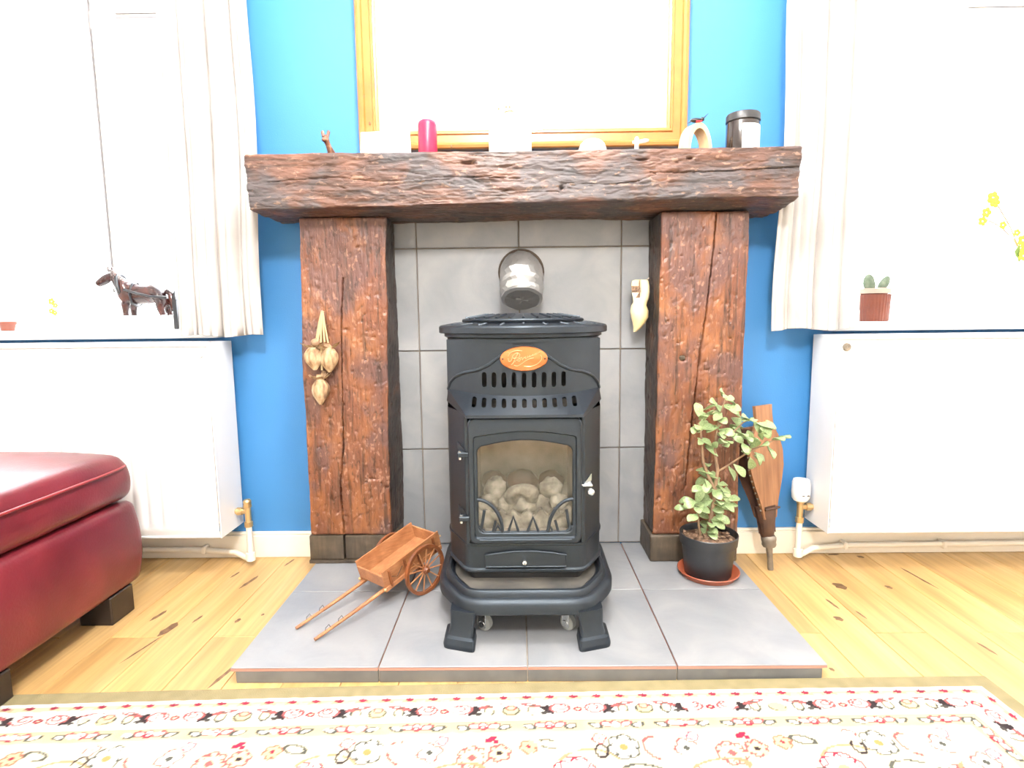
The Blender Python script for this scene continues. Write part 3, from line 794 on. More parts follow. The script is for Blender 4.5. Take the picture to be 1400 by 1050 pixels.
for k in range(11):
    q = math.pi + math.pi * (k + .5) / 11
    a = Vector((math.cos(q), math.sin(q), 0))
    MB().tube([Vector((0, -.34, .7985)) + a * .168, Vector((a.x * .205, -.34 + a.y * .175, .794))], .0045, 6, squash=.6).build('lid_rib', IR, sv, so)
# door
def rloop(x0, x1, z0, z1, r, y, arch=0.0, k=5, n=10):
    pts = []
    def edge(a, b, bulge=0):
        for i in range(n):
            t = (i + .5) / n
            pts.append((a[0] + (b[0] - a[0]) * t, y, a[1] + (b[1] - a[1]) * t + bulge * math.sin(math.pi * t)))
    def corner(cx, cz, q0):
        for i in range(k):
            q = q0 + math.pi / 2 * i / (k - 1); pts.append((cx + r * math.cos(q), y, cz + r * math.sin(q)))
    edge((x0 + r, z0), (x1 - r, z0)); corner(x1 - r, z0 + r, -math.pi / 2)
    edge((x1, z0 + r), (x1, z1 - r)); corner(x1 - r, z1 - r, 0)
    edge((x1 - r, z1), (x0 + r, z1), arch); corner(x0 + r, z1 - r, math.pi / 2)
    edge((x0, z1 - r), (x0, z0 + r)); corner(x0 + r, z0 + r, math.pi)
    return pts
door = MB().loft([rloop(-.137, .137, .262, .574, .016, -.533), rloop(-.137, .137, .262, .574, .016, -.549), rloop(-.1345, .1345, .2645, .5715, .015, -.5535), rloop(-.131, .131, .268, .568, .014, -.5545),
                  rloop(-.1245, .1245, .2755, .531, .008, -.5545, .012), rloop(-.1225, .1225, .279, .5285, .008, -.5485, .012), rloop(-.1175, .1175, .286, .509, .018, -.5485, .013), rloop(-.115, .115, .289, .506, .018, -.546, .013), rloop(-.115, .115, .289, .506, .018, -.535, .013)], caps=False)
dr = door.build('door', IR, sv, so, 28)
MB().tube([(-.112, -.5555, .273), (.112, -.5555, .273)], .0022, 6).build('door_moulding', IR, dr, so)
MB().box(-.117, .117, -.5385, -.5365, .287, .520).build('door_glass', M['stove_glass'], dr, so, 0)
fret = lambda pts, r=.0032: MB().tube([(x, -.545, z) for x, z in pts], r, 6, squash=1.3).build('fret_bar', IR, dr, so)
for s in (-1, 1):
    fret([(s * (.118 - .062 * (math.sin(t * math.pi / 2))), .372 - .084 * (1 - math.cos(t * math.pi / 2)) - .0 * t) for t in [i / 10 for i in range(11)]], .0036)
    fret([(s * .109, .292), (s * .100, .345)]); fret([(s * .116, .305), (s * .100, .289)])
    fret([(s * .080, .290), (s * .073, .318)], .0028)
    fret([(s * .042, .290), (s * .0295, .328), (s * .017, .290)]) if s < 0 else fret([(.005, .290), (.0185, .326), (.032, .290)])
fret([(.052, .290), (.0585, .308), (.066, .290)], .0026); fret([(-.076, .290), (-.068, .306), (-.058, .290)], .0026)
fret([(-.114, .2895), (.114, .2895)], .0026)
# hinges, latch
for z in (.487, .327):
    h = MB().box(-.163, -.134, -.547, -.515, z - .010, z + .002, .002)
    h.add([(-.166, -.512, z + .002), (-.138, -.545, z + .002), (-.166, -.512, z + .022), (-.166, -.505, z + .002), (-.140, -.538, z + .002), (-.166, -.505, z + .022)], [(0, 1, 2), (3, 5, 4), (0, 3, 4, 1), (1, 4, 5, 2), (2, 5, 3, 0)])
    h.build('hinge', IR, sv, so, 30)
    MB().lathe([(.001, -.016), (.0045, -.016), (.0045, .004), (.001, .004)], (-.157, -.538, z), 10).build('hinge_pin', M['chrome'], sv, so)
h = MB().box(.138, .164, -.545, -.50, .401, .4075, .002)
h.add([(.142, -.545, .4075), (.166, -.51, .4075), (.166, -.51, .426), (.142, -.538, .4075), (.166, -.503, .4075), (.166, -.503, .426)], [(0, 1, 2), (3, 5, 4), (0, 3, 4, 1), (1, 4, 5, 2), (2, 5, 3, 0)])
h.build('latch', M['chrome'], sv, so, 30)
MB().ball((.159, -.548, .390), .0095, 14, 10).build('door_knob', M['chrome'], sv, so)
# ash panel
arch = [(-.100, .199)] + [(.100, .199)] + [(.100 - .2 * t, .229 + .010 * math.sin(math.pi * t)) for t in [i / 14 for i in range(15)]]
m = MB().prism(arch, -.536, -.5425)
ap = m.build('ash_panel', IR, sv, so, 30)
MB().tube([(x, -.5425, z) for x, z in arch] + [(arch[0][0], -.5425, arch[0][1])], .0022, 6).build('panel_bead', IR, ap, so)
MB().lathe([(.001, -.559), (.005, -.558), (.0065, -.553), (.005, -.548), (.003, -.542)], (-.003, 0, .215), 14, 'y').build('panel_knob', M['chrome'], ap, so)
# legs and casters
for sx in (-1, 1):
    for fy, sg in ((-.592, -1), (-.20, 1)):
        secs = []
        for z, a, b, dx, dy in ((.125, .030, .030, .0, 0), (.118, .031, .031, 0, 0), (.085, .028, .027, .003, .004), (.066, .030, .029, .006, .008), (.062, .036, .034, .008, .010), (.050, .038, .036, .009, .011), (.046, .039, .037, .009, .011), (HT, .038, .036, .009, .011)):
            c = Vector((sx * (.151 + dx), fy + sg * dy))
            pl = fillet([(-a, -b), (a, -b), (a, b), (-a, b)], .012, 3)
            secs.append([(c.x + p.x, c.y + p.y - sg * sx * .30 * p.x, z) for p in pl])
        MB().loft(secs).build('leg', IR, sv, so, 35)
    for cy in (-.55, -.24):
        cx = sx * .104; CR = Matrix.Rotation(math.radians(48 if sx > 0 else 60), 3, 'Z')
        cs = MB().lathe([(.001, -.009), (.014, -.009), (.0195, -.007), (.0205, 0), (.0195, .007), (.014, .009), (.001, .009)], (cx, cy, HT + .0207), 22, 'x').move(lambda q_: Vector((cx, cy, 0)) + CR @ (q_ - Vector((cx, cy, 0)))).build('caster', M['rubber'], sv, so)
        MB().box(cx - .013, cx - .0105, cy - .011, cy + .011, HT + .012, .112, .001).box(cx + .0105, cx + .013, cy - .011, cy + .011, HT + .012, .112, .001).move(lambda q_: Vector((cx, cy, 0)) + CR @ (q_ - Vector((cx, cy, 0)))).box(cx - .02, cx + .02, cy - .02, cy + .02, .1115, .115).build('caster_fork', M['chrome'], cs, so, 30)
        MB().lathe([(.001, -.0145), (.008, -.0145), (.009, -.0135), (.001, -.0135)], (cx, cy, HT + .0207), 14, 'x').lathe([(.001, .0145), (.008, .0145), (.009, .0135), (.001, .0135)], (cx, cy, HT + .0207), 14, 'x').move(lambda q_: Vector((cx, cy, 0)) + CR @ (q_ - Vector((cx, cy, 0)))).build('caster_hub', M['chrome'], cs, so)
# firebox
fx = MB().box(-.125, .125, -.355, -.345, .27, .55).box(-.13, -.12, -.53, -.345, .27, .55).box(.12, .13, -.53, -.345, .27, .55).box(-.125, .125, -.53, -.345, .265, .278)
fx.build('firebox', M['firebrick'], sv, so, 0)
MB().box(-.130, .130, -.53, -.47, .545, .56).build('firebox_lintel', M['iron_dark'], sv, so, 0)
def coal(c, r, seed, lump=.35, mat='ceramic'): MB().ball(c, r, 18, 12, 0, lump, seed).build('ceramic_coal', M[mat], sv, so, 60)
m = MB()
secs = []
for i in range(24):
    q = 2 * math.pi * i / 24; cc = Vector((-.008 + .024 * math.cos(q), -.455 - .010 * math.sin(q), .352 + .021 * math.sin(q))); s = []
    for k in range(12):
        w = 2 * math.pi * k / 12; r = (.018 + .004 * math.sin(2 * q + 1)) * (1 + .25 * float(fbm([(math.cos(q) * 2 + math.cos(w), math.sin(q) * 2, math.sin(w))], 2, 5)[0]))
        s.append(cc + Vector((math.cos(q), 0, math.sin(q))) * math.cos(w) * r + Vector((0, 1, 0)) * math.sin(w) * r)
    secs.append(s)
m.loft(secs + [secs[0]], caps=False).build('ceramic_coal', M['ceramic'], sv, so, 60)
coal((-.008, -.44, .325), (.042, .03, .03), 8)
coal((-.080, -.425, .362), (.030, .03, .032), 2); coal((-.094, -.462, .337), (.026, .025, .024), 3)
coal((.068, -.425, .362), (.030, .03, .030), 4); coal((.086, -.462, .337), (.026, .024, .022), 6)
coal((-.055, -.43, .325), (.03, .03, .03), 9); coal((.045, -.43, .32), (.03, .03, .03), 10)
for x, w in ((-.082, .034), (-.006, .042), (.072, .034)): coal((x, -.385, .372), (w, .022, .030), 11 + int(w * 500), .2, 'bellow_leather')
zz = [(-.118, .279)] + [(.118, .279)] + [(.118 - .236 * i / 48, .312 + .007 * abs(((i / 4) % 2) - 1) * (1 if i % 2 else .9) + .006 * math.sin(i * .9) + .010 * abs(i - 24) / 24) for i in range(49)]
MB().prism(zz, -.492, -.470).build('ceramic_fence', M['ceramic'], sv, so, 30)

# ================================================================== RADIATORS
def radiator(s, label):
    X0, X1 = (.948, 2.05) if s < 0 else (.942, 2.05)
    ZB_, ZT_ = .135, .747; YF, YR = -.182, -.036
    base = (s * (X0 + X1) / 2, -.11, ZB_)
    r = thing('radiator', label, 'radiator', base, group='white panel radiators')
    W = M['rad']
    def panel(yf):
        m = MB(); z0, z1 = ZB_, ZT_ - .012
        prof = [(X0 + .006, 0)]
        x = X0 + .05
        while x < X1 - .05:
            prof += [(x, 0), (x + .007, .007), (x + .016, .007), (x + .023, 0)]; x += .0425
        prof.append((X1 - .006, 0))
        flat = [(p[0], 0) for p in prof]
        zs = [(z0 + .004, flat, .006), (z0 + .022, flat, 0), (z0 + .034, flat, 0), (z0 + .048, prof, 0), (z1 - .05, prof, 0), (z1 - .036, flat, 0), (z1 - .01, flat, 0), (z1, flat, .006)]
        m.loft([[(s * a, yf + b + dy, z) for a, b in pr] for z, pr, dy in zs], caps=False, closed=False)
        return m
    panel(YF + .002).build('front_panel', W, r, base, 30)
    MB().box(s * (X0 + .006), s * (X1 - .006), YR - .02, YR - .008, ZB_, ZT_ - .012, .003).build('rear_panel', W, r, base, 30)
    for a in (X0, X1 - .004):
        MB().box(s * a, s * (a + .004), YF, YR, ZB_ - .002, ZT_, .0015).build('side_panel', W, r, base, 30)
    MB().box(s * (X0 + .004), s * (X1 - .004), YF, YF + .014, ZT_ - .012, ZT_, .002).box(s * (X0 + .004), s * (X1 - .004), YR - .014, YR, ZT_ - .012, ZT_, .002).build('top_rail', W, r, base, 30)
    g = MB()
    n = 26
    for k in range(n):
        x = X0 + .02 + (X1 - X0 - .05) * k / (n - 1)
        MB().box(s * x, s * (x + .008), YF + .014, YR - .014, ZT_ - .008, ZT_ - .002).build('grille_bar', W, r, base, 0)
    MB().box(s * (X0 + .006), s * (X1 - .006), YF + .002, YF + .03, ZB_, ZB_ + .006, .001).build('bottom_edge', W, r, base, 0)
    MB().lathe([(.001, YF - .004), (.011, YF - .004), (.012, YF - .001), (.012, YF + .004)], (s * (X0 + .026), 0, ZT_ - .034), 14, 'y').build('vent_plug', W if s < 0 else M['pewter'], r, base)
    if s < 0: MB().lathe([(.001, YF - .008), (.005, YF - .008), (.005, YF - .003)], (s * (X0 + .026), 0, ZT_ - .034), 10, 'y').build('vent_key', M['chrome'], r, base)
    # valve and pipes
    xv = .908 if s < 0 else .902; yv = -.085; zc = .188
    B = M['brass']
    MB().lathe([(.001, xv), (.009, xv), (.009, X0 - .022), (.013, X0 - .022), (.013, X0 - .006), (.009, X0 - .006), (.009, X0 + .004), (.001, X0 + .004)], (0, yv, zc), 12, 'x').move(lambda p: Vector((s * p.x, p.y, p.z))).build('valve_tail', B, r, base, 30)
    MB().lathe([(.001, zc - .052), (.013, zc - .052), (.013, zc - .036), (.010, zc - .034), (.010, zc + .012), (.013, zc + .014), (.013, zc + .022), (.001, zc + .022)], (s * xv, yv, 0), 12).build('valve_body', B, r, base, 30)
    if s > 0:
        cap = MB().lathe([(.001, zc + .022), (.021, zc + .022), (.0265, zc + .030), (.0285, zc + .05), (.0275, zc + .082), (.024, zc + .092), (.001, zc + .094)], (s * xv, yv, 0), 24).build('thermostat_head', M['valve_white'], r, base, 35)
        for dx in (-.004, .011): MB().box(s * xv + dx - .004, s * xv + dx + .003, yv - .0295, yv - .024, zc + .043, zc + .0455).build('scale_mark', M['ink'], cap, base, 0)
    else:
        MB().lathe([(.001, zc + .022), (.012, zc + .022), (.013, zc + .034), (.010, zc + .040), (.001, zc + .040)], (s * xv, yv, 0), 12).build('lockshield_cap', B, r, base, 30)
    P = [(s * xv, yv, zc - .05), (s * xv, yv, .036), (s * xv, yv, .029), (s * (xv + .006), yv + .003, .024), (s * (xv + .02), yv + .010, .024)]
    P += [(s * (xv + .07), -.045, .030), (s * (xv + .2), -.040, .038), (s * 2.4, -.040, .045)]
    MB().tube(P, .0095, 10).build('pipe', M['cream'], r, base, 50)
    MB().lathe([(.0105, .018), (.0145, .02), (.0145, .046), (.0105, .048)], (s * xv, yv, 0), 14).build('elbow_joint', M['cream'], r, base, 40)
    for q in (.17, .50, .83): MB().box(s * (xv + q), s * (xv + q + .014), -.054, -.021, .026, .052, .003).build('pipe_clip', M['cream'], r, base, 0)
radiator(-1, 'white panel radiator left of the fireplace behind the red footstool')
radiator(1, 'white panel radiator right of the fireplace with white thermostat valve')

# ================================================================== CURTAINS
def curtain(s, label):
    base = (s * .93, -.09, .764)
    m = MB(); rng = random.Random(5 + s)
    ph = [rng.uniform(0, 6) for _ in range(4)]
    def fn(u, v):
        z = .764 + v * (2.33 - .764)
        k = 1 - v
        xi = .788 + .006 * math.sin(7 * z + ph[0]) + (.022 * k if s < 0 else -.010 * k)
        xo = (1.066 if s < 0 else 1.040) + .006 * k
        x = xi + (xo - xi) * u
        a = .013 + .005 * math.sin(ph[1] + 2 * z)
        w_ = u + .010 * math.sin(3 * z + ph[0]) * math.sin(math.pi * u)
        y = -.070 - .036 * (abs(math.sin(math.pi * (3.4 * w_ + .25))) ** .55) - .010 * abs(math.sin(math.pi * (8.3 * w_ + ph[3]))) ** .7 + .003 * math.sin(9 * z + 12 * u) * k
        if u > .97: y += .004
        return (s * x, y, z + .004 * math.sin(9 * u + ph[1]) * k)
    m.grid(fn, 150, 50)
    o = single(m, 'curtain', M['curtain'], label, 'curtain', base, 180, 'white cotton curtains')
    sol = o.modifiers.new('thick', 'SOLIDIFY'); sol.thickness = .0015
    hem = MB(); hem.grid(lambda u, v: (lambda p: (p[0], p[1] - .0022, p[2]))(fn(u, .001 + .034 * v)), 150, 2)
    hem.build('hem', M['curtain'], o, base, 180)
curtain(-1, 'white cotton curtain hanging left of the mantel beam')
curtain(1, 'white cotton curtain hanging right of the mantel beam')
for s in (-1, 1):
    rl = thing('curtain_rail', 'white curtain rail above the %s window' % ('left' if s < 0 else 'right'), 'curtain rail', (s * 1.55, -.08, 2.345), group='curtain rails')
    MB().box(s * .76, s * 2.45, -.1, -.085, 2.335, 2.352, .003).build('track', M['white_gloss'], rl, (s * 1.55, -.08, 2.345), 0)
    for q in (.8, 1.6, 2.4): MB().box(s * q, s * (q + .02), -.085, 0, 2.338, 2.349).build('bracket', M['white_gloss'], rl, (s * 1.55, -.08, 2.345), 0)

# ================================================================== FOOTSTOOL
ob = (-1.43, -.60, 0)
ft = thing('footstool', 'large red leather footstool on dark block legs at the left', 'footstool', ob)
def lump(P, N): return .004 * fbm(P * 9, 3, 3)
def fbody_warp(P):
    x, y, z = P.T.copy()
    k = np.sin(np.clip((z - .075) / .235, 0, 1) * np.pi)
    x = x + .012 * k * (x > -1.2); y = y + .010 * k * (y > -.45)
    return np.stack([x, y, z], 1)
rough_block((-1.76, -.885, .075), (-1.108, -.325, .314), (40, 40, 20), .022, lump, fbody_warp).build('body', M['leather'], ft, ob, 60)
def crown(P):
    x, y, z = P.T.copy()
    a = np.clip(1 - ((x + 1.43) / .345) ** 2, 0, 1) * np.clip(1 - ((y + .60) / .30) ** 2, 0, 1)
    t = np.clip((z - .38) / .05, 0, 1)
    z = z + t * .045 * np.sqrt(a)
    k = np.sin(np.clip((z - .316) / .11, 0, 1) * np.pi)
    x = x + .008 * k * (x > -1.2); y = y + .008 * k * (y > -.45)
    return np.stack([x, y, z], 1)
cu = rough_block((-1.765, -.89, .316), (-1.112, -.33, .432), (44, 44, 16), .030, lambda P, N: .005 * fbm(P * 7, 3, 8), crown).build('cushion', M['leather'], ft, ob, 60)
e = .0
pp = [(-1.106, -.88, .413), (-1.102, -.75, .414), (-1.100, -.60, .414), (-1.102, -.45, .413), (-1.106, -.375, .413), (-1.116, -.345, .413), (-1.14, -.327, .413), (-1.3, -.322, .413), (-1.5, -.322, .413), (-1.74, -.328, .413)]
MB().tube(pp, .0038, 8).build('piping', M['seam'], cu, ob, 60)
for x, y, z0 in ((-1.155, -.41, 0), (-1.155, -.80, .0108), (-1.70, -.41, 0), (-1.70, -.80, .0108)):
    MB().box(x - .045, x + .045, y - .045, y + .045, z0, .078, .003).build('leg', M['dark_leg'], ft, ob, 0)

# ================================================================== RUG
def rug():
    RW, RL = 2.75, 1.75
    res = .0032; FV = .42
    nu = int(RW / res); nv = int(FV / res)
    u = np.linspace(0, RW, nu + 1); v = np.linspace(0, FV, nv + 1)
    U, V = np.meshgrid(u, v)
    # mirror the border round the right hand corner: s runs along the border, t into the rug
    side = U < V
    T = np.where(side, U, V); S = np.where(side, V, U)
    C = np.zeros((nv + 1, nu + 1, 3))
    def put(mask, col, a=1.0):
        C[mask] = C[mask] * (1 - a) + np.array(col) * a
    cream = (.485, .44, .325); white = (.60, .58, .535); tan = (.41, .345, .215); green = (.215, .182, .100)
    rose = (.20, .022, .042); dark = (.028, .020, .022); gold = (.44, .345, .175); pink = (.27, .075, .075); grn = (.065, .065, .055)
    put(np.ones_like(U, bool), cream)
    put(T < .150, tan); put(T < .121, white); put(T < .063, (0.478, 0.406, 0.262)); put((T < .046) & (T > .037), white); put(T < .0375, green)
    put((T > .060) & (T < .0635), white); put((T > .1195) & (T < .122), gold); put((T > .148) & (T < .151), (0.478, 0.399, 0.240))
    P = np.stack([U.ravel() * 60, V.ravel() * 60, U.ravel() * 0], 1); nzz = (vnoise(P, 4)).reshape(U.shape)
    def ell(s0, t0, a, b, rot=0, per=None):
        ds = S - s0
        if per: ds = (ds + per / 2) % per - per / 2
        dt = T - t0
        c, q = math.cos(rot), math.sin(rot)
        return ((ds * c + dt * q) / a) ** 2 + ((-ds * q + dt * c) / b) ** 2
    def ring(s0, t0, a, b, w, rot=0, per=None, gate=None):
        w = w * 1.35
        d = np.sqrt(ell(s0, t0, a, b, rot, per)); m = np.abs(d - 1) * min(a, b) < w
        return m & (nzz > .25)
    # small dots
    m = ell(.03, .050, .0095, .0052, 0, .0495) < 1; put(m, rose)
    put(ring(.0545, .056, .016, .005, .0012, 0, .0495), (.28, .22, .13), .6)
    # main white band, period .274
    p = .274
    for s0, rot, sg in ((.03, .7, 1), (.158, -.7, -1)):
        put(ell(s0, .090, .020, .0058, rot, p) < 1, dark)
        put(ell(s0 + sg * .002, .083, .006, .009, 0, p) < 1, dark)
        put(ell(s0 - sg * .006, .099, .009, .004, 0, p) < 1, (.05, .045, .04))
        put(ring(s0 + sg * .028, .086, .020, .013, .0014, 0, p), pink)
        put(ring(s0 + sg * .031, .084, .009, .006, .0012, 0, p), pink)
    put(ell(.094, .090, .011, .009, 0, p) < 1, (0.507, 0.420, 0.285)); put(ring(.094, .090, .007, .005, .0014, 0, p), rose)
    put(ell(.231, .094, .020, .015, 0, p) < 1, (0.493, 0.406, 0.225)); put(ring(.231, .090, .017, .013, .0013, 0, p), grn)
    put(ring(.231, .083, .009, .007, .0012, 0, p), pink)
    for d in (-.042, .042):
        put(ell(.231 + d, .092, .010, .012, .5 if d > 0 else -.5, p) < 1, (0.522, 0.442, 0.285)); put(ring(.231 + d * 1.06, .090, .010, .014, .0013, 0, p) & (np.abs(T - .09) < .03), grn)
        put(ring(.231 + d, .076, .018, .004, .0013, .25 if d > 0 else -.25, p), pink)
    # tan band, white flower trios
    p2 = .131
    for s0, a, b, c in ((.04, .012, .007, pink), (.060, .010, .008, pink), (.078, .011, .007, pink), (.017, .012, .006, grn), (.100, .012, .006, grn)):
        tt = .134 + (.003 if c is grn else 0)
        put(ell(s0, tt, a, b, .3 if s0 < .06 else -.3, p2) < 1, white); put(ring(s0, tt, a, b, .0013, .3 if s0 < .06 else -.3, p2), c)
    put(ring(.06, .140, .006, .005, .0012, 0, p2), rose)
    # field flowers, period .48
    p3 = .48
    def flower(s0, t0, R, n, col, fill=white, centre=gold):
        for k in range(n):
            q = 2 * math.pi * k / n + .3
            put(ell(s0 + R * .55 * math.cos(q), t0 + R * .55 * math.sin(q), R * .42, R * .42, 0, p3) < 1, fill)
        for k in range(n):
            q = 2 * math.pi * k / n + .3
            m = ring(s0 + R * .55 * math.cos(q), t0 + R * .55 * math.sin(q), R * .42, R * .42, .0013, 0, p3) & (ell(s0, t0, R * .75, R * .75, 0, p3) > .75)
            put(m, col)
        put(ell(s0, t0, R * .28, R * .24, 0, p3) < 1, centre)
    inf = T > .152
    keep = C.copy()
    flower(.405, .173, .014, 4, pink); flower(.362, .195, .032, 6, grn, white, (.31, .20, .075)); flower(.245, .200, .024, 4, pink, white, grn)
    flower(.225, .171, .012, 4, (.21, .075, .12)); flower(.165, .215, .030, 7, pink, (0.522, 0.435, 0.285), pink); flower(.115, .205, .022, 6, pink, (0.507, 0.399, 0.247), dark)
    flower(.06, .190, .018, 6, (.25, .10, .07), (0.478, 0.348, 0.203), rose); flower(.46, .255, .040, 8, rose, white, gold); flower(.02, .285, .034, 7, grn, white, pink); flower(.25, .290, .045, 9, pink, white, gold)
    flower(.14, .33, .03, 6, rose); flower(.36, .36, .04, 8, grn); flower(.05, .38, .03, 6, pink)
    put(ell(.132, .170, .013, .006, .5, p3) < 1, (.26, .02, .05)); put(ell(.122, .176, .006, .006, 0, p3) < 1, (.26, .02, .05))
    put(ring(.30, .200, .022, .030, .0016, .5, p3) & (((S - .30 + .24) % .48 - .24) > 0), pink)
    put(ring(.43, .245, .060, .045, .0018, 0, p3) & (T < .225), (.27, .205, .115)); put(ring(.02, .185, .022, .010, .0014, -.3, p3), grn); put(ring(.405, .205, .011, .016, .0015, 0, p3), dark)
    put(ring(.20, .25, .055, .02, .0016, .2, p3), (.26, .18, .10)); put(ring(.33, .27, .05, .03, .0016, -.3, p3), grn)
    C[~inf] = keep[~inf]
    C *= (.90 + .2 * nzz)[..., None]
    m = MB()
    Z = .0100 + .0012 * (nzz - .5)
    cx, cy = 1.016, -.6995
    def place(uu_, vv_):        # from the back right corner: u to the left, v towards the room
        return cx - uu_ + vv_ * .012, cy - .008 * uu_ - .0065 * uu_ ** 2 - vv_
    Xw, Yw = place(U, V)
    rim = (V < .001) | (U < .001)
    Z = np.where(rim, .0085, Z)
    vs_ = np.stack([Xw.ravel(), Yw.ravel(), Z.ravel()], 1)
    n1 = nu + 1
    idx = (np.arange(nv)[:, None] * n1 + np.arange(nu)[None, :]).ravel()
    faces = np.stack([idx, idx + 1, idx + 1 + n1, idx + n1], 1)
    # remaining rug, coarse
    x, y = place(np.array([0, RW, RW, 0]), np.array([FV, FV, RL, RL])); b = len(vs_)
    vs_ = np.concatenate([vs_, np.stack([x, y, np.full(4, .010)], 1)]); 
    cols = np.concatenate([C.reshape(-1, 3), np.tile(np.array(cream), (4, 1))])
    # turned-down edges
    eb = np.concatenate([np.arange(n1), (np.arange(1, nv + 1) * n1)]); 
    eb = np.concatenate([(np.arange(nv, 0, -1) * n1), np.arange(n1)])
    low_ = vs_[eb].copy(); low_[:, 2] = 0; b2 = len(vs_)
    vs_ = np.concatenate([vs_, low_]); cols = np.concatenate([cols, cols[eb]])
    skirt = [(int(eb[i]), int(eb[i + 1]), b2 + i + 1, b2 + i) for i in range(len(eb) - 1)]
    base = np.array([0.0, -1.5, 0.0])
    me = bpy.data.meshes.new('rug')
    me.from_pydata((vs_ - base).tolist(), [], faces.tolist() + [(b, b + 1, b + 2, b + 3)] + skirt)
    at = me.color_attributes.new('woven_pattern', 'FLOAT_COLOR', 'POINT')
    at.data.foreach_set('color', np.concatenate([np.clip(cols, 0, 1), np.ones((len(cols), 1))], 1).ravel().astype(np.float32))
    bb = bmesh.new(); bb.from_mesh(me); bmesh.ops.recalc_face_normals(bb, faces=bb.faces)
    if bb.faces[:][0].normal.z < 0: bmesh.ops.reverse_faces(bb, faces=bb.faces)
    bb.to_mesh(me); bb.free()
    mat, nt, bs = newmat('woven_wool_rug')
    a = nt.nodes.new('ShaderNodeVertexColor'); a.layer_name = 'woven_pattern'
    L(nt, a.outputs[0], bs.inputs['Base Color']); bs.inputs['Roughness'].default_value = .95; bs.inputs['Specular IOR Level'].default_value = .1
    nz = nt.nodes.new('ShaderNodeTexNoise'); nz.inputs['Scale'].default_value = 400; bp = nt.nodes.new('ShaderNodeBump'); bp.inputs['Strength'].default_value = .4; bp.inputs['Distance'].default_value = .003
    tc = nt.nodes.new('ShaderNodeTexCoord'); L(nt, tc.outputs['Object'], nz.inputs[0]); L(nt, nz.outputs[0], bp.inputs['Height']); L(nt, bp.outputs[0], bs.inputs['Normal'])
    me.materials.append(mat)
    o = bpy.data.objects.new('rug', me); COL.objects.link(o); o.location = base
    tag(o, 'cream floral bordered wool rug in front of the hearth', 'rug')
    return o
rug()

# ================================================================== MANTEL ORNAMENTS
ZO = ZM - .0005
# carved animal
b = (-.566, -.16, ZO)
d = thing('animal_figurine', 'small carved brown long-eared animal figure at the left end of the mantel', 'figurine', b)
m = MB().loft([[(b[0] + .004 + dx + r * math.cos(q), b[1] + dy + r * 1.2 * math.sin(q), ZO + z) for q in [2 * math.pi * k / 12 for k in range(12)]] for z, r, dx, dy in ((0, .012, .006, .02), (.012, .014, .006, .02), (.028, .011, .004, .012), (.042, .008, 0, .003), (.052, .0085, -.003, -.003), (.058, .0095, -.004, -.007), (.066, .0085, -.004, -.005), (.071, .005, -.004, -.002))])
m.build('body', M['deer'], d, b, 60)
MB().ball((b[0] - .003, b[1] - .016, ZO + .054), (.006, .008, .006), 10, 8).build('muzzle', M['deer'], d, b)
for s in (-1, 1): MB().tube([(b[0] - .002 + s * .006, b[1] - .002, ZO + .067), (b[0] - .002 + s * .009, b[1], ZO + .080), (b[0] - .002 + s * .0085, b[1], ZO + .085)], [.0048, .005, .002], 8).build('ear', M['deer'], d, b)
# card
b = (-.396, -.15, ZO)
c = thing('greeting_card', 'white folded card with pencil marks standing against the mirror frame', 'card', b)
def card(dy0, dy1):
    v = [(-.468, -.165 + dy0, ZO), (-.324, -.165 + dy0, ZO), (-.324, -.15 + dy1, ZO + .087), (-.468, -.15 + dy1, ZO + .081)]
    return MB().add(v + [(x, y + .0012, z) for x, y, z in v], [(0, 1, 2, 3), (4, 7, 6, 5), (0, 4, 5, 1), (1, 5, 6, 2), (2, 6, 7, 3), (3, 7, 4, 0)])
cf = card(0, 0).build('front_leaf', M['paper'], c, b, 0)
card(.035, .0018).build('back_leaf', M['paper'], c, b, 0)
def cs(pts): MB().tube([(x, -.1655 + (z / .085) * .015 - .0005, ZO + z) for x, z in pts], .0009, 5).build('pen_stroke', M['pencil'], cf, b)
cs([(-.430, .052), (-.426, .048), (-.422, .047), (-.416, .050)]); cs([(-.399, .056), (-.398, .046), (-.397, .036)]); cs([(-.397, .049), (-.390, .049), (-.387, .053), (-.385, .057)]); cs([(-.388, .050), (-.385, .053)])
# candle
b = (-.272, -.15, ZO)
m = MB().lathe([(.001, 0), (.026, 0), (.0275, .004), (.0275, .097), (.025, .106), (.018, .111), (.008, .112), (.001, .110)], b, 30)
cd = thing('pillar_candle', 'red pillar candle standing on the mantel', 'candle', b)
m.build('wax', M['red_wax'], cd, b, 50); MB().tube([(b[0], b[1], ZO + .108), (b[0] + .001, b[1], ZO + .114)], .001, 6).build('wick', M['ink'], cd, b)
# cream box with flowers
b = (-.030, -.15, ZO)
g = thing('gift_box', 'cream square box topped with small white flowers in the middle of the mantel', 'box', b)
MB().box(-.090, .031, -.20, -.10, ZO, ZO + .095, .003).build('box_body', M['cream_wax'], g, b, 30)
MB().box(-.093, .034, -.203, -.097, ZO + .095, ZO + .112, .003).build('lid', M['cream_wax'], g, b, 30)
rg = random.Random(4)
for fx_, fy_, r in ((-.062, -.165, .013), (-.040, -.175, .014), (-.052, -.14, .012), (-.022, -.16, .012), (-.030, -.185, .010)):
    fo_ = MB()
    for k in range(6):
        q = 2 * math.pi * k / 6; fo_.ball((fx_ + r * .55 * math.cos(q), fy_ + r * .55 * math.sin(q), ZO + .118 + r * .4), (r * .5, r * .5, r * .55), 8, 6)
    f_ = fo_.build('flower', M['cream_wax'], g, b)
    MB().ball((fx_, fy_ - r * .95, ZO + .124 + r * .6), .0034, 8, 6).build('flower_centre', M['stem'], f_, b)
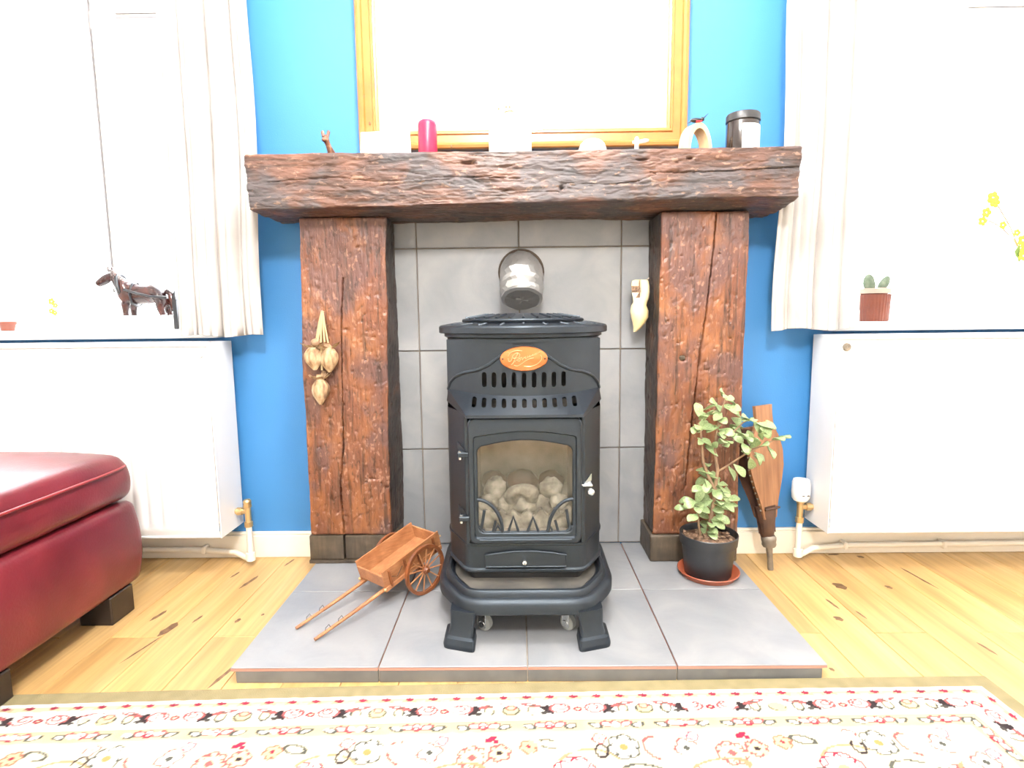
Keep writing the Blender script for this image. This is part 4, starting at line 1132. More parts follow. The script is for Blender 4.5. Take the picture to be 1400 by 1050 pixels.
MB().tube([(-.045, -.19, ZO + .118), (-.03, -.196, ZO + .120), (-.012, -.19, ZO + .119)], .0018, 5).build('twig', M['stem'], g, b)
# dome
b = (.211, -.15, ZO)
m = MB().lathe([(.001, 0), (.040, 0), (.042, .008), (.041, .022), (.035, .038), (.024, .048), (.010, .053), (.001, .054)], b, 30)
m.v = [(x + .0008 * math.sin(14 * math.atan2(y - b[1], x - b[0])) * 2, y, z) for x, y, z in m.v]
single(m, 'sea_shell', M['shell'], 'rounded white shell on the mantel right of centre', 'shell', b, 60)
# small cross
b = (.340, -.15, ZO)
x_ = thing('ceramic_cross', 'tiny white ceramic cross on the mantel before the mirror frame', 'ornament', b)
MB().lathe([(.001, 0), (.012, 0), (.011, .010), (.006, .016), (.006, .046), (.0065, .052), (.004, .057), (.001, .058)], b, 14).build('upright', M['bone'], x_, b, 50)
MB().tube([(.328, -.15, ZO + .042), (.345, -.15, ZO + .043), (.365, -.15, ZO + .046), (.374, -.15, ZO + .047)], [.004, .0055, .006, .004], 8).build('arm', M['bone'], x_, b, 50)
# arch with bird
b = (.511, -.15, ZO)
a_ = thing('wooden_arch', 'pale wooden arch ornament with small black bird near right end of mantel', 'ornament', b)
secs = []
for i in range(33):
    q = math.pi * i / 32
    co, ss = math.cos(q), math.sin(q) ** .85
    pin = (.034 * co, .074 * ss - .0); pout = (.046 * co, .090 * ss)
    secs.append([(pin[0], -.02, pin[1]), (pout[0], -.02, pout[1]), (pout[0], .02, pout[1]), (pin[0], .02, pin[1])])
m = MB().loft(secs)
rz = Matrix.Rotation(math.radians(24), 3, 'Z')
m.move(lambda p: rz @ p + Vector(b)).build('arch', M['pale_wood'], a_, b, 35)
bd = MB().ball((.508, -.165, ZO + .096), (.018, .009, .0065), 12, 8); bird = bd.build('bird_body', M['black'], a_, b)
MB().ball((.524, -.168, ZO + .098), (.0065, .006, .006), 10, 8).build('bird_head', M['black'], bird, b)
MB().tube([(.527, -.168, ZO + .100), (.540, -.170, ZO + .113)], [.0022, .0004], 6).build('beak', M['black'], bird, b)
MB().tube([(.495, -.165, ZO + .094), (.483, -.164, ZO + .089)], [.005, .001], 6, squash=.4).build('tail', M['black'], bird, b)
MB().tube([(.505, -.172, ZO + .0905), (.522, -.174, ZO + .0915)], [.003, .002], 6).build('red_breast', M['red'], bird, b)
# jar candle
b = (.648, -.15, ZO)
j = thing('candle_jar', 'dark glass candle jar with black lid and white label at mantel right end', 'jar', b)
MB().lathe([(.001, 0), (.043, 0), (.0465, .004), (.0465, .088), (.044, .093), (.001, .093)], b, 36).build('jar_glass', M['jar'], j, b, 40)
ld = MB().lathe([(.044, .092), (.0475, .093), (.0475, .111), (.045, .1145), (.040, .115), (.001, .115)], b, 36).build('lid', M['jar_lid'], j, b, 40)
MB().lathe([(.0472, .0925), (.0482, .0935), (.0482, .0955), (.0472, .0965)], b, 36).build('lid_band', M['jar_lid'], ld, b)
m = MB(); m.grid(lambda u, v: (b[0] + .0472 * math.cos(math.radians(-112 + 112 * u)), b[1] + .0472 * math.sin(math.radians(-112 + 112 * u)), ZO + .006 + .072 * v), 18, 1)
lb = m.build('paper_label', M['paper'], j, b, 60)
m = MB(); m.grid(lambda u, v: (b[0] + .0476 * math.cos(math.radians(-18 + 17 * u)), b[1] + .0476 * math.sin(math.radians(-18 + 17 * u)), ZO + .069 + .007 * v), 4, 1)
m.build('red_print', M['red_ink'], lb, b, 60)

# ================================================================== HANGING ON THE POSTS
b = (-.602, -.158, .834)
gl = thing('garlic_bunch', 'bunch of dried garlic bulbs hanging from straw on left timber post', 'garlic', b)
MB().tube([(-.602, -.151, .836), (-.602, -.176, .838)], .002, 6).build('nail', M['pewter'], gl, b)
for p in ([(-.604, -.166, .838), (-.612, -.17, .80), (-.622, -.172, .752)], [(-.603, -.168, .838), (-.606, -.175, .80), (-.615, -.182, .748)], [(-.600, -.168, .838), (-.594, -.173, .795), (-.586, -.175, .742)], [(-.600, -.166, .836), (-.598, -.176, .79), (-.594, -.182, .745)], [(-.602, -.17, .837), (-.604, -.182, .77), (-.607, -.18, .66)]):
    MB().tube(p, [.0024, .0028, .003], 6).build('straw', M['straw'], gl, b)
def bulb(x, z, r, h, seed):
    m = MB(); secs = []
    for t, k in ((0, .12), (.06, .25), (.16, .62), (.32, .95), (.5, 1.0), (.68, .86), (.82, .58), (.93, .34), (1, .2)):
        secs.append([(x + (t - .5) * .006 * math.sin(seed * 2) + r * k * (1 + .10 * math.cos(5 * q + seed) + .25 * float(fbm([(math.cos(q) * 2 + seed, math.sin(q) * 2, t * 4)], 2, seed)[0])) * math.cos(q), -.182 + r * .8 * k * (1 + .10 * math.cos(5 * q + seed)) * math.sin(q), z + h * (.5 - t)) for q in [2 * math.pi * i / 20 for i in range(20)]])
    o = m.loft(secs).build('garlic_bulb', M['garlic'], gl, b, 60)
    rg = random.Random(seed)
    for k in range(11):
        q = rg.uniform(0, 6.28); a = Vector((x + r * .5 * math.cos(q), -.182 + r * .5 * math.sin(q) - .004, z + h * .42))
        n = Vector((math.cos(q), math.sin(q) - .5, .8)).normalized() * rg.uniform(.012, .024)
        s_ = n.cross(Vector((0, 0, 1))).normalized() * rg.uniform(.006, .012)
        MB().add([a - s_, a + s_, a + n + s_ * 1.2, a + n * 1.2 - s_ * .6, a - s_ + Vector((0, .001, 0)), a + s_ + Vector((0, .001, 0)), a + n + s_ * 1.2 + Vector((0, .001, 0)), a + n * 1.2 - s_ * .6 + Vector((0, .001, 0))], [(0, 1, 2, 3), (4, 7, 6, 5), (0, 4, 5, 1), (1, 5, 6, 2), (2, 6, 7, 3), (3, 7, 4, 0)]).build('dry_skin', M['garlic'], o, b, 0)
bulb(-.630, .698, .026, .075, 1); bulb(-.580, .694, .026, .080, 2); bulb(-.613, .598, .026, .085, 3)
for x, z, r in ((-.622, .742, .016), (-.596, .725, .012), (-.612, .735, .012)):
    MB().ball((x, -.172, z), r, 12, 8, 0, .3, int(r * 999)).build('seed_head', M['stem'], gl, b)

b = (.385, -.085, .90)
k_ = thing('wooden_clog', 'small pale wooden clog hung toe-down on right timber post', 'clog', b)
rows = [(0.924, 0.356, 0.389, 0.01), (0.921, 0.346, 0.396, 0.019), (0.905, 0.343, 0.399, 0.024), (0.885, 0.345, 0.4, 0.026), (0.868, 0.349, 0.398, 0.0265), (0.855, 0.35, 0.393, 0.026), (0.845, 0.344, 0.39, 0.027), (0.828, 0.341, 0.397, 0.029), (0.808, 0.344, 0.397, 0.028), (0.79, 0.349, 0.388, 0.023), (0.777, 0.351, 0.377, 0.015), (0.768, 0.351, 0.367, 0.008), (0.762, 0.351, 0.36, 0.003)]
secs = []; NQ = 32
for z, xl, xr, hw in rows:
    s = []
    for i in range(NQ):
        q = 2 * math.pi * i / NQ; r = 1.0
        dq = abs(((q - math.radians(222)) + math.pi) % (2 * math.pi) - math.pi)
        op = max(0, min(1, (z - .862) / .02)) * max(0, min(1, (math.radians(40) - dq) / math.radians(9)))
        r = 1 - .80 * op
        s.append(((xl + xr) / 2 + (xr - xl) / 2 * r * math.cos(q), -.085 + hw * r * math.sin(q), z))
    secs.append(s)
m = MB().loft(secs)
for fi, f in enumerate(m.f):
    cx_ = sum(m.v[i][0] for i in f) / len(f); cy_ = sum(m.v[i][1] for i in f) / len(f); cz_ = sum(m.v[i][2] for i in f) / len(f)
    if len(f) == 4 and cz_ > .87:
        row = min(rows, key=lambda r_: abs(r_[0] - cz_)); ax = (row[1] + row[2]) / 2
        if ((cx_ - ax) / ((row[2] - row[1]) / 2)) ** 2 + ((cy_ + .085) / row[3]) ** 2 < .35: m.mi[fi] = 1
m.build('clog_body', [M['clog'], M['clog_in']], k_, b, 50)
MB().tube([(.385, -.085, .919), (.398, -.085, .930)], .002, 6).build('hook', M['pewter'], k_, b)

# ================================================================== JADE PLANT, SAUCER
b = (.552, -.250, HT)
m = MB().lathe([(.001, .003), (.070, .003), (.074, .004), (.086, .018), (.0885, .019), (.090, .017), (.077, 0), (.001, 0)], b, 40)
single(m, 'plant_saucer', M['saucer'], 'terracotta-coloured saucer under the black plant pot', 'saucer', b, 40)
pb = (.550, -.250, HT + .0032)
pt = thing('jade_plant', 'leafy jade plant in black plastic pot at the foot of right post', 'potted plant', pb)
MB().lathe([(.001, .001), (.001, 0), (.064, 0), (.067, .004), (.077, .095), (.082, .097), (.0845, .126), (.083, .128), (.080, .126), (.077, .105), (.076, .10)], pb, 40).build('pot', M['pot'], pt, pb, 40)
m = MB(); m.lathe([(.079, .108), (.06, .112), (.03, .116), (.001, .117)], pb, 30)
m.v = [(x, y, z + .006 * float(fbm([(x * 60, y * 60, 0)], 2, 3)[0])) for x, y, z in m.v]
m.build('soil', M['soil'], pt, pb, 60)
rg = random.Random(12)
for k in range(34):
    q, r = rg.uniform(0, 6.28), rg.uniform(.01, .07); x, y = pb[0] + r * math.cos(q), pb[1] + r * math.sin(q); a = rg.uniform(0, 3.1); l, w = rg.uniform(.006, .013), rg.uniform(.003, .006)
    z = pb[2] + .117; dx, dy = math.cos(a), math.sin(a)
    v = [(x + dx * l, y + dy * l, z + .003), (x - dy * w, y + dx * w, z), (x - dx * l, y - dy * l, z + .001), (x + dy * w, y - dx * w, z + .002)]
    MB().add(v + [(p[0], p[1], p[2] + .003) for p in v], [(0, 1, 2, 3), (4, 7, 6, 5), (0, 4, 5, 1), (1, 5, 6, 2), (2, 6, 7, 3), (3, 7, 4, 0)]).build('bark_chip', M['soil'], pt, pb, 0)
stems = [([(.546, -.25, .150), (.558, -.25, .225), (.566, -.248, .30), (.571, -.25, .358), (.561, -.25, .409), (.564, -.25, .484), (.586, -.25, .570)], [.0075, .0065, .0055, .005, .0042, .0032, .002]),
         ([(.572, -.25, .355), (.60, -.25, .372), (.652, -.25, .408), (.700, -.25, .432), (.728, -.255, .446)], [.0032, .003, .0028, .0024, .0018]),
         ([(.527, -.25, .150), (.520, -.25, .19), (.517, -.25, .225), (.512, -.25, .25)], [.004, .0036, .003, .002]),
         ([(.564, -.248, .30), (.544, -.25, .34), (.528, -.25, .38), (.524, -.25, .415), (.518, -.25, .475), (.51, -.25, .50)], [.005, .0048, .0045, .004, .003, .002]),
         ([(.562, -.25, .43), (.60, -.245, .455), (.640, -.25, .50), (.665, -.26, .515)], [.003, .0026, .0022, .0016])]
for p, r in stems: MB().tube(p, r, 8).build('stem', M['stem'], pt, pb, 60)
LV = [(0.573, -0.204, 0.522), (0.532, -0.205, 0.513), (0.564, -0.294, 0.585), (0.533, -0.292, 0.568), (0.602, -0.216, 0.54), (0.607, -0.226, 0.56), (0.521, -0.233, 0.49), (0.486, -0.269, 0.485), (0.544, -0.239, 0.485), (0.53, -0.239, 0.444), (0.56, -0.242, 0.435), (0.575, -0.284, 0.441), (0.573, -0.257, 0.509), (0.585, -0.261, 0.476), (0.62, -0.228, 0.526), (0.644, -0.201, 0.483), (0.627, -0.205, 0.48), (0.619, -0.246, 0.457), (0.643, -0.256, 0.509), (0.657, -0.273, 0.512), (0.617, -0.296, 0.473), (0.624, -0.297, 0.438), (0.668, -0.254, 0.44), (0.685, -0.268, 0.465), (0.693, -0.262, 0.482), (0.679, -0.211, 0.372), (0.684, -0.247, 0.394), (0.632, -0.244, 0.359), (0.707, -0.276, 0.42), (0.717, -0.298, 0.461), (0.696, -0.267, 0.495), (0.558, -0.286, 0.47), (0.536, -0.249, 0.524), (0.536, -0.2, 0.319), (0.534, -0.233, 0.351), (0.525, -0.282, 0.33), (0.577, -0.211, 0.315), (0.593, -0.22, 0.308), (0.492, -0.227, 0.259), (0.494, -0.209, 0.237), (0.533, -0.224, 0.264), (0.553, -0.221, 0.25), (0.562, -0.265, 0.293), (0.601, -0.202, 0.27), (0.613, -0.204, 0.254), (0.482, -0.284, 0.231), (0.534, -0.225, 0.216), (0.58, -0.228, 0.233), (0.573, -0.254, 0.258), (0.565, -0.247, 0.211), (0.585, -0.251, 0.215), (0.551, -0.208, 0.177), (0.555, -0.25, 0.18), (0.56, -0.217, 0.291), (0.511, -0.265, 0.249), (0.564, -0.212, 0.218)]
def leaf_mesh():
    secs = []
    for t, w, h, zc in ((0, .10, .08, 0), (.12, .30, .10, .0), (.3, .72, .14, .02), (.5, .97, .16, .05), (.7, 1.0, .15, .06), (.86, .72, .12, .04), (.96, .36, .08, .02), (1, .10, .04, .01)):
        secs.append([(w * .25 * math.cos(q), t, zc + h * .5 * math.sin(q) + .10 * (w * .30 * math.cos(q)) ** 2 / .09) for q in [2 * math.pi * k / 8 for k in range(8)]])
    return MB().loft(secs)
lm = leaf_mesh().build('leaf', M['leaf'], pt, (0, 0, 0), 60)
spts = [Vector(q) for p, r in stems for i in range(len(p) - 1) for q in [Vector(p[i]).lerp(Vector(p[i + 1]), t / 4) for t in range(5)]]
extra = [(x + rg.uniform(-.02, .02), y + rg.uniform(-.02, .02), z + rg.uniform(-.02, .02)) for x, y, z in LV + rg.sample(LV[33:], 18)]
for i, c in enumerate(LV + extra):
    c = Vector(c); c.y = min(c.y - .012, -.215); o = lm if i == 0 else lm.copy()
    if i: COL.objects.link(o)
    near = min(spts, key=lambda p: (p - c).length)
    dirv = (c - near)
    if dirv.length < .004: dirv = Vector((rg.uniform(-1, 1), rg.uniform(-1, .2), 0))
    dirv = (dirv.normalized() + Vector((rg.uniform(-.4, .4), rg.uniform(-.3, .1), rg.uniform(-.45, .2)))).normalized()
    ln = rg.uniform(.038, .056)
    up = Vector((rg.uniform(-.5, .5), rg.uniform(-1.1, -.2), rg.uniform(.5, 1))).normalized()
    xa = dirv.cross(up).normalized(); za = xa.cross(dirv)
    mt = Matrix((xa, dirv, za)).transposed().to_4x4() @ Matrix.Diagonal((ln, ln, ln, 1))
    mt.translation = c - dirv * ln * .5 - Vector(pb)
    o.parent = pt
    o.matrix_basis = mt

# ================================================================== BELLOWS
bl = thing('fire_bellows', 'wooden fire bellows with dark leather leaning on wall beside the plant', 'bellows', (.788, -.148, .001), (math.radians(-4.5), math.radians(-4.0), 0))
R35 = Matrix.Rotation(math.radians(24), 3, 'Z')
def lob(z):   # half width of a board
    return float(np.interp(z, [.17, .22, .28, .33, .38, .42, .45, .47, .50, .53], [.026, .036, .056, .069, .070, .060, .044, .036, .034, .035]))
def openy(z): return .012 + max(0, (z - .12)) * .13
def board(y0, y1, tilt):
    zs = [.17 + ((.455 if tilt else .53) - .17) * i / 40 for i in range(41)]
    outl = [(-lob(z), z) for z in zs] + [(lob(z), z) for z in reversed(zs)]
    m = MB().prism(outl, y0, y1)
    return m.move(lambda p: R35 @ Vector((p.x, p.y + (openy(p.z) if tilt else 0), p.z)))
board(-.012, 0, False).build('front_board', M['bellow_wood'], bl, (0, 0, 0), 30)
board(0, .012, True).build('back_board', M['bellow_wood'], bl, (0, 0, 0), 30)
for s in (-1, 1):
    m = MB()
    def gus(u, v, s=s):
        z = .12 + (.455 - .12) * u; w = lob(z) if z > .17 else .022
        return R35 @ Vector((s * (w + .004 - .018 * math.sin(math.pi * v) * min(1, openy(z) * 12)), -.004 + (openy(z) + .008) * v, z))
    m.grid(gus, 30, 6)
    gs = m.build('leather_gusset', M['bellow_leather'], bl, (0, 0, 0), 60)
    for k in range(14):
        z = .20 + .25 * k / 13
        MB().ball(tuple(R35 @ Vector((s * (lob(z) + .003), -.006, z))), .003, 8, 6).build('stud', M['pewter'], gs)
MB().loft([[R35 @ Vector((a * math.cos(q), .008 + c * math.sin(q), z)) for q in [2 * math.pi * k / 16 for k in range(16)]] for z, a, c in ((.108, .020, .018), (.12, .024, .021), (.15, .027, .025), (.18, .033, .028), (.205, .0385, .026), (.21, .0385, .026))]).build('leather_wrap', M['bellow_leather'], bl, (0, 0, 0), 40)
MB().tube([tuple(R35 @ Vector((x, -.022 + .002 * abs(x) / .038, .203))) for x in (-.030, -.016, 0, .016, .030)], .004, 6).build('leather_trim', M['bellow_leather'], bl)
MB().lathe([(.001, .076), (.019, .076), (.022, .082), (.021, .090), (.023, .098), (.023, .106), (.019, .112), (.001, .112)], (0, .004, 0), 18).build('nozzle_block', M['pewter'], bl, (0, 0, 0), 40)
MB().lathe([(.001, .0), (.0085, .0), (.009, .004), (.0085, .04), (.0105, .078), (.001, .078)], (0, .004, 0), 16).build('nozzle', M['pewter'], bl, (0, 0, 0), 40)

# ================================================================== CART
ct = thing('toy_cart', 'small wooden two-wheeled model cart tipped forward on its shafts', 'model cart', (-.339, -.313, HT), (0, 0, math.radians(-128.3)))
WR = .071; TILT = math.radians(14.4)
def tl_(p):   # tilt the bed and shafts forward about the axle
    c, s = math.cos(TILT), math.sin(TILT)
    return Vector((p.x * c + p.z * s * 1.0, p.y, WR - p.x * s + p.z * c))
CW, CD = M['cart_wood'], M['cart_dark']
def cpart(m, name, mat, sm=30): return m.move(tl_).build(name, mat, ct, (0, 0, 0), sm)
fz = .020; hb = .050
cpart(MB().box(-.085, .125, -.050, .050, fz, fz + .004, .0008), 'bed_floor', CW)
for s in (-1, 1):
    cpart(MB().add([(-.085, s * .050, fz), (.125, s * .050, fz), (.125, s * .055, fz + hb), (-.085, s * .055, fz + hb), (-.085, s * .054, fz), (.125, s * .054, fz), (.125, s * .059, fz + hb), (-.085, s * .059, fz + hb)], [(0, 1, 2, 3), (4, 7, 6, 5), (0, 4, 5, 1), (1, 5, 6, 2), (2, 6, 7, 3), (3, 7, 4, 0)]), 'side_board', CW)
    for x in (-.06, .0, .05, .105): cpart(MB().box(x - .003, x + .003, s * .0555, s * .0595 + s * .003, fz - .004, fz + hb - .006, .0006), 'stave', CD)
    cpart(MB().box(-.088, .128, s * .049, s * .058, fz - .012, fz, .001), 'chassis_rail', CW)
cpart(MB().box(.121, .126, -.054, .054, fz, fz + .036, .001), 'front_board', CW)
cpart(MB().box(-.088, -.083, -.057, .057, fz, fz + .040, .001), 'tail_board', CW)
for s in (-1, 1):
    q = [(.09, s * .043, fz - .010), (.13, s * .043, fz - .010), (.20, s * .0425, fz - .008), (.27, s * .042, fz - .004), (.338, s * .0415, fz + .0005)]
    sh = cpart(MB().tube(q, [.0055, .0055, .005, .0045, .0042], 8), 'shaft', CW, 50)
    for x in (.262, .300):
        zt_ = fz - .001 + (x - .28) * .06
        r_ = MB().tube([(x - .008, s * .042, zt_), (x - .006, s * .042, zt_ + .010), (x + .004, s * .042, zt_ + .008), (x + .008, s * .042, zt_)], .0008, 5).move(tl_).build('staple', M['iron_dark'], sh)
    cpart(MB().ball((.127, s * .055, fz - .004), .0045, 10, 8), 'corner_knob', M['brass'])
    cpart(MB().ball((-.090, s * .058, fz + .030), .003, 8, 6), 'tail_pin', M['brass'])
    MB().tube([tl_(Vector((.06, s * .06, fz + .03))), tl_(Vector((.085, s * .061, fz + .012))), tl_(Vector((.10, s * .06, fz + .022)))], .0008, 5).build('chain', M['iron_dark'], ct)
MB().tube([(0, -.080, WR), (0, .080, WR)], .004, 8).build('axle', CD, ct)
MB().box(-.012, .012, -.055, .055, WR - .006, WR + .016, .001).build('axle_block', CD, ct, (0, 0, 0), 0)
for s in (-1, 1):
    wy = s * .073
    wh = bpy.data.objects.new('wheel', None); COL.objects.link(wh); wh.parent = ct; wh.location = (0, wy, WR); wh.empty_display_size = .03
    MB().lathe([(.0615, -.004), (.0665, -.004), (.0665, .004), (.0615, .004), (.0615, -.004)], (0, 0, 0), 48, 'y').build('rim', CD, wh)
    MB().lathe([(.0665, -.0045), (.0708, -.0045), (.0708, .0045), (.0665, .0045)], (0, 0, 0), 48, 'y').build('tyre', M['iron_dark'] if False else CD, wh)
    MB().lathe([(.001, -.014), (.006, -.014), (.008, -.009), (.012, -.006), (.012, .006), (.008, .009), (.006, .014), (.001, .014)], (0, 0, 0), 20, 'y').build('hub', CD, wh)
    for k in range(12):
        q = 2 * math.pi * k / 12 + .13
        MB().tube([(.010 * math.cos(q), 0, .010 * math.sin(q)), (.0625 * math.cos(q), 0, .0625 * math.sin(q))], .0022, 6).build('spoke', CW, wh)

# ================================================================== WINDOW SILL THINGS
# horse figurine
hb_ = (-1.28, .06, ZS)
hs = thing('horse_figurine', 'brown harnessed heavy horse figurine with white legs on left window sill', 'figurine', hb_)
def horse_body():
    V = []; E_ = []; Rr = []
    def chain(pts, start=None):
        prev = start
        for x, y, z, r in pts:
            V.append((x, y, z)); Rr.append(r); i = len(V) - 1
            if prev is not None: E_.append((prev, i))
            prev = i
        return prev
    chain([(-.02, 0, .118, .036)]); c0 = 0
    chest = chain([(-.045, 0, .120, .036), (-.062, 0, .126, .033)], c0)
    n_ = chain([(-.078, 0, .147, .026), (-.092, 0, .170, .020), (-.104, -.002, .184, .016)], chest)
    chain([(-.122, -.008, .172, .019), (-.141, -.014, .158, .0145), (-.152, -.018, .149, .0115)], n_)
    rp = chain([(.018, 0, .119, .036), (.048, 0, .124, .036), (.066, 0, .118, .029)], c0)
    for s in (-1, 1):
        chain([(-.056, s * .020, .095, .018), (-.058, s * .021, .066, .0105), (-.057, s * .021, .040, .009)], chest)
        chain([(.064, s * .020, .094, .021), (.060, s * .021, .070, .013), (.070, s * .021, .044, .0095)], rp)
    me = bpy.data.meshes.new('horse_body'); me.from_pydata(V, E_, [])
    o = bpy.data.objects.new('body', me); COL.objects.link(o)
    md = o.modifiers.new('skin', 'SKIN')
    for i, sv_ in enumerate(me.skin_vertices[0].data): sv_.radius = (Rr[i], Rr[i]); sv_.use_root = (i == 0)
    md.use_smooth_shade = True
    o.modifiers.new('sub', 'SUBSURF').levels = 2; o.modifiers['sub'].render_levels = 2
    me.materials.append(M['horse']); o.parent = hs
    return o
hbod = horse_body()
for x, y in ((-.057, -.021), (-.057, .021), (.070, -.021), (.070, .021)):
    MB().lathe([(.001, 0), (.016, 0), (.0165, .006), (.0145, .020), (.011, .034), (.0085, .048), (.001, .050)], (x, y, 0), 14).build('feathered_foot', M['horse_white'], hs, (0, 0, 0), 60)
for k in range(9):
    t = k / 8; p = Vector((-.105, -.004, .196)).lerp(Vector((-.062, 0, .156)), t)
    MB().tube([p, p + Vector((.006, -.010, .004)), p + Vector((.010, -.017, -.018))], [.005, .0045, .001], 6).build('mane_lock', M['horse'], hs)
MB().tube([(.072, 0, .130), (.088, 0, .118), (.090, 0, .085), (.087, 0, .06)], [.009, .010, .010, .003], 8).build('tail', M['horse'], hs, (0, 0, 0), 60)
for s in (-1, 1): MB().tube([(-.108, s * .008 - .002, .194), (-.112, s * .010 - .002, .208), (-.110, s * .009 - .002, .214)], [.0055, .0045, .001], 6).build('ear', M['horse'], hs)
m = MB(); secs = []
for i in range(28):
    q = 2 * math.pi * i / 28; c = Vector((-.072 + .020 * math.sin(q) * -.6, .030 * math.cos(q), .142 + .042 * math.sin(q)))
    secs.append([c + Vector((.6, 0, .5)) * .0085 * math.cos(w) + Vector((0, math.cos(q), math.sin(q))) * .006 * math.sin(w) for w in [2 * math.pi * k / 8 for k in range(8)]])
m.loft(secs + [secs[0]], caps=False).build('collar', M['harness'], hs, (0, 0, 0), 60)
for s in (-1, 1):
    MB().tube([(-.045, s * .040, .134), (.0, s * .043, .120), (.05, s * .044, .109), (.098, s * .040, .106)], .0042, 8).build('trace_bar', M['harness'], hs, (0, 0, 0), 60)
MB().tube([(-.03, -.036, .120), (-.028, -.022, .152), (-.027, 0, .160), (-.028, .022, .152), (-.03, .036, .120), (-.028, .03, .088), (-.026, 0, .078), (-.028, -.03, .088), (-.03, -.036, .120)], .004, 6).build('girth_strap', M['harness'], hs, (0, 0, 0), 60)
MB().tube([(-.128, -.02, .175), (-.124, .0, .190), (-.13, .010, .172)], .003, 6).build('bridle', M['harness'], hs)
hp = MB().box(.094, .108, -.009, .009, .0, .10, .002); hp.add([(.094, -.009, .1), (.108, -.009, .1), (.108, .009, .1), (.094, .009, .1), (.100, 0, .138)], [(0, 1, 4), (1, 2, 4), (2, 3, 4), (3, 0, 4)])
hp.build('draught_post', M['harness'], hs, (0, 0, 0), 0)
# cactus
b = (1.185, .055, ZS)
cp = thing('potted_cactus', 'small round-padded cactus in brown ribbed pot beside right curtain', 'potted plant', b)
secs = []
for z, r, rb in ((0, .043, 1), (.004, .045, 1), (.090, .050, 1), (.092, .054, 0), (.108, .055, 0), (.109, .050, 0), (.100, .048, 0)):
    secs.append([(b[0] + (r + rb * .0012 * math.cos(30 * q)) * math.cos(q), b[1] + (r + rb * .0012 * math.cos(30 * q)) * math.sin(q), ZS + z) for q in [2 * math.pi * k / 120 for k in range(120)]])
MB().loft(secs[:3], caps=True).build('pot', M['terracotta'], cp, b, 60); MB().loft(secs[3:], caps=False).build('pot_rim', plain('pale_terracotta', (.42, .26, .21), .3), cp, b, 40)
MB().ball((b[0], b[1], ZS + .096), (.047, .047, .006), 20, 6).build('soil', M['soil'], cp, b)
for x, y, z, rx, rz_, a in ((-.022, -.005, .128, .020, .030, -.1), (.026, -.008, .124, .016, .030, .55), (.0, .02, .118, .016, .022, .1)):
    m = MB().ball((0, 0, 0), (rx, .010, rz_), 14, 10); R_ = Matrix.Rotation(a, 3, 'Y')
    m.move(lambda p: R_ @ p + Vector((b[0] + x, b[1] + y, ZS + z))).build('cactus_pad', M['cactus'], cp, b, 60)
# yellow flowers
b = (1.70, .07, ZS)
vf = thing('flower_vase', 'white vase of yellow blossom sprays on right window sill', 'vase', b)
MB().lathe([(.001, 0), (.045, 0), (.055, .02), (.060, .07), (.052, .13), (.040, .17), (.044, .20), (.041, .20), (.037, .17), (.03, .15)], b, 30).build('vase', M['horse_white'], vf, b, 50)
def blossom(x, y, z, r, par):
    m = MB()
    for k in range(5):
        q = 2 * math.pi * k / 5; c = Vector((x + r * .6 * math.cos(q), y - .003, z + r * .6 * math.sin(q))); m.ball(c, (r * .5, r * .22, r * .5), 8, 6)
    m.build('blossom', M['yellow'], par, b, 60)
sprays = [[(1.69, .07, ZS + .15), (1.66, .06, 1.02), (1.62, .055, 1.09), (1.575, .05, 1.15), (1.545, .05, 1.185)], [(1.69, .07, ZS + .15), (1.66, .055, 1.01), (1.63, .05, 1.05), (1.58, .045, 1.09), (1.52, .045, 1.12)], [(1.70, .07, ZS + .15), (1.69, .06, 1.02), (1.67, .05, 1.08)], [(1.70, .07, ZS + .15), (1.73, .06, 1.03), (1.76, .06, 1.10), (1.80, .05, 1.16)], [(1.70, .07, ZS + .15), (1.71, .05, 1.05), (1.72, .05, 1.13)]]
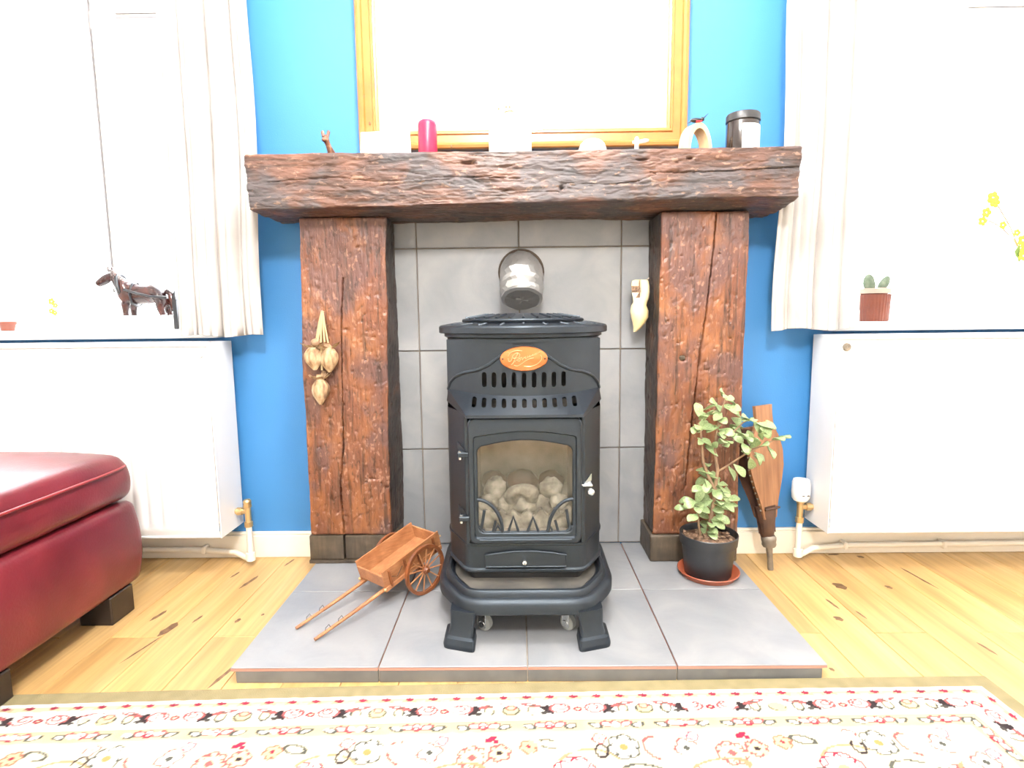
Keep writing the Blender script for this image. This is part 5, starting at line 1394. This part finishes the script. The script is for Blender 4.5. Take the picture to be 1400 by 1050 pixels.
bl_sizes = [(1.545, 1.182, .020), (1.552, 1.168, .017), (1.528, 1.136, .016), (1.517, 1.108, .015), (1.585, 1.095, .013), (1.633, 1.070, .012), (1.655, 1.045, .018), (1.665, 1.020, .018), (1.68, 1.06, .018), (1.70, 1.03, .018), (1.66, .995, .015), (1.72, 1.10, .018), (1.78, 1.13, .018), (1.75, 1.06, .018), (1.69, .985, .015)]
for p in sprays: MB().tube(p, .0022, 6).build('twig', M['stem'], vf, b, 60)
for x, z, r in bl_sizes: blossom(x, .045, z, r, vf)
for x, z, a in ((1.645, 1.01, .4), (1.655, .995, -.2), (1.68, 1.0, .2), (1.72, 1.01, -.4)):
    MB().add([(x, .05, z - .02), (x + .010, .047, z), (x + .012 * a, .046, z + .025), (x - .010, .047, z), (x, .053, z - .02), (x + .010, .050, z), (x + .012 * a, .049, z + .025), (x - .010, .050, z)], [(0, 1, 2, 3), (4, 7, 6, 5), (0, 4, 5, 1), (1, 5, 6, 2), (2, 6, 7, 3), (3, 7, 4, 0)]).build('leaf', M['green'], vf, b, 0)
# primrose and little pot at the far left
b = (-1.595, .06, ZS)
pr = thing('primrose_pot', 'small white pot with a pale yellow flower on left window sill', 'potted plant', b)
MB().lathe([(.001, 0), (.016, 0), (.022, .04), (.0235, .042), (.0235, .05), (.020, .05), (.018, .04), (.001, .04)], b, 24).build('pot', M['horse_white'], pr, b, 40)
for x, z, r in ((-.004, .098, .012), (.008, .085, .009), (-.008, .066, .010), (.004, .06, .009)):
    m = MB()
    for k in range(5):
        q = 2 * math.pi * k / 5; m.ball((b[0] + x + r * .6 * math.cos(q), b[1] - .006, ZS + z + r * .6 * math.sin(q)), (r * .5, r * .25, r * .5), 8, 6)
    m.build('blossom', M['yellow'], pr, b, 60)
    MB().tube([(b[0], b[1], ZS + .036), (b[0] + x, b[1] - .003, ZS + z)], .0015, 5).build('stem', M['green'], pr, b)
b = (-1.765, .06, ZS)
tp = thing('terracotta_pot', 'small orange terracotta pot at left edge of left window sill', 'pot', b)
MB().lathe([(.001, 0), (.018, 0), (.023, .022), (.026, .022), (.026, .032), (.022, .032), (.020, .024), (.001, .024)], b, 24).build('pot', M['terracotta'], tp, b, 40)
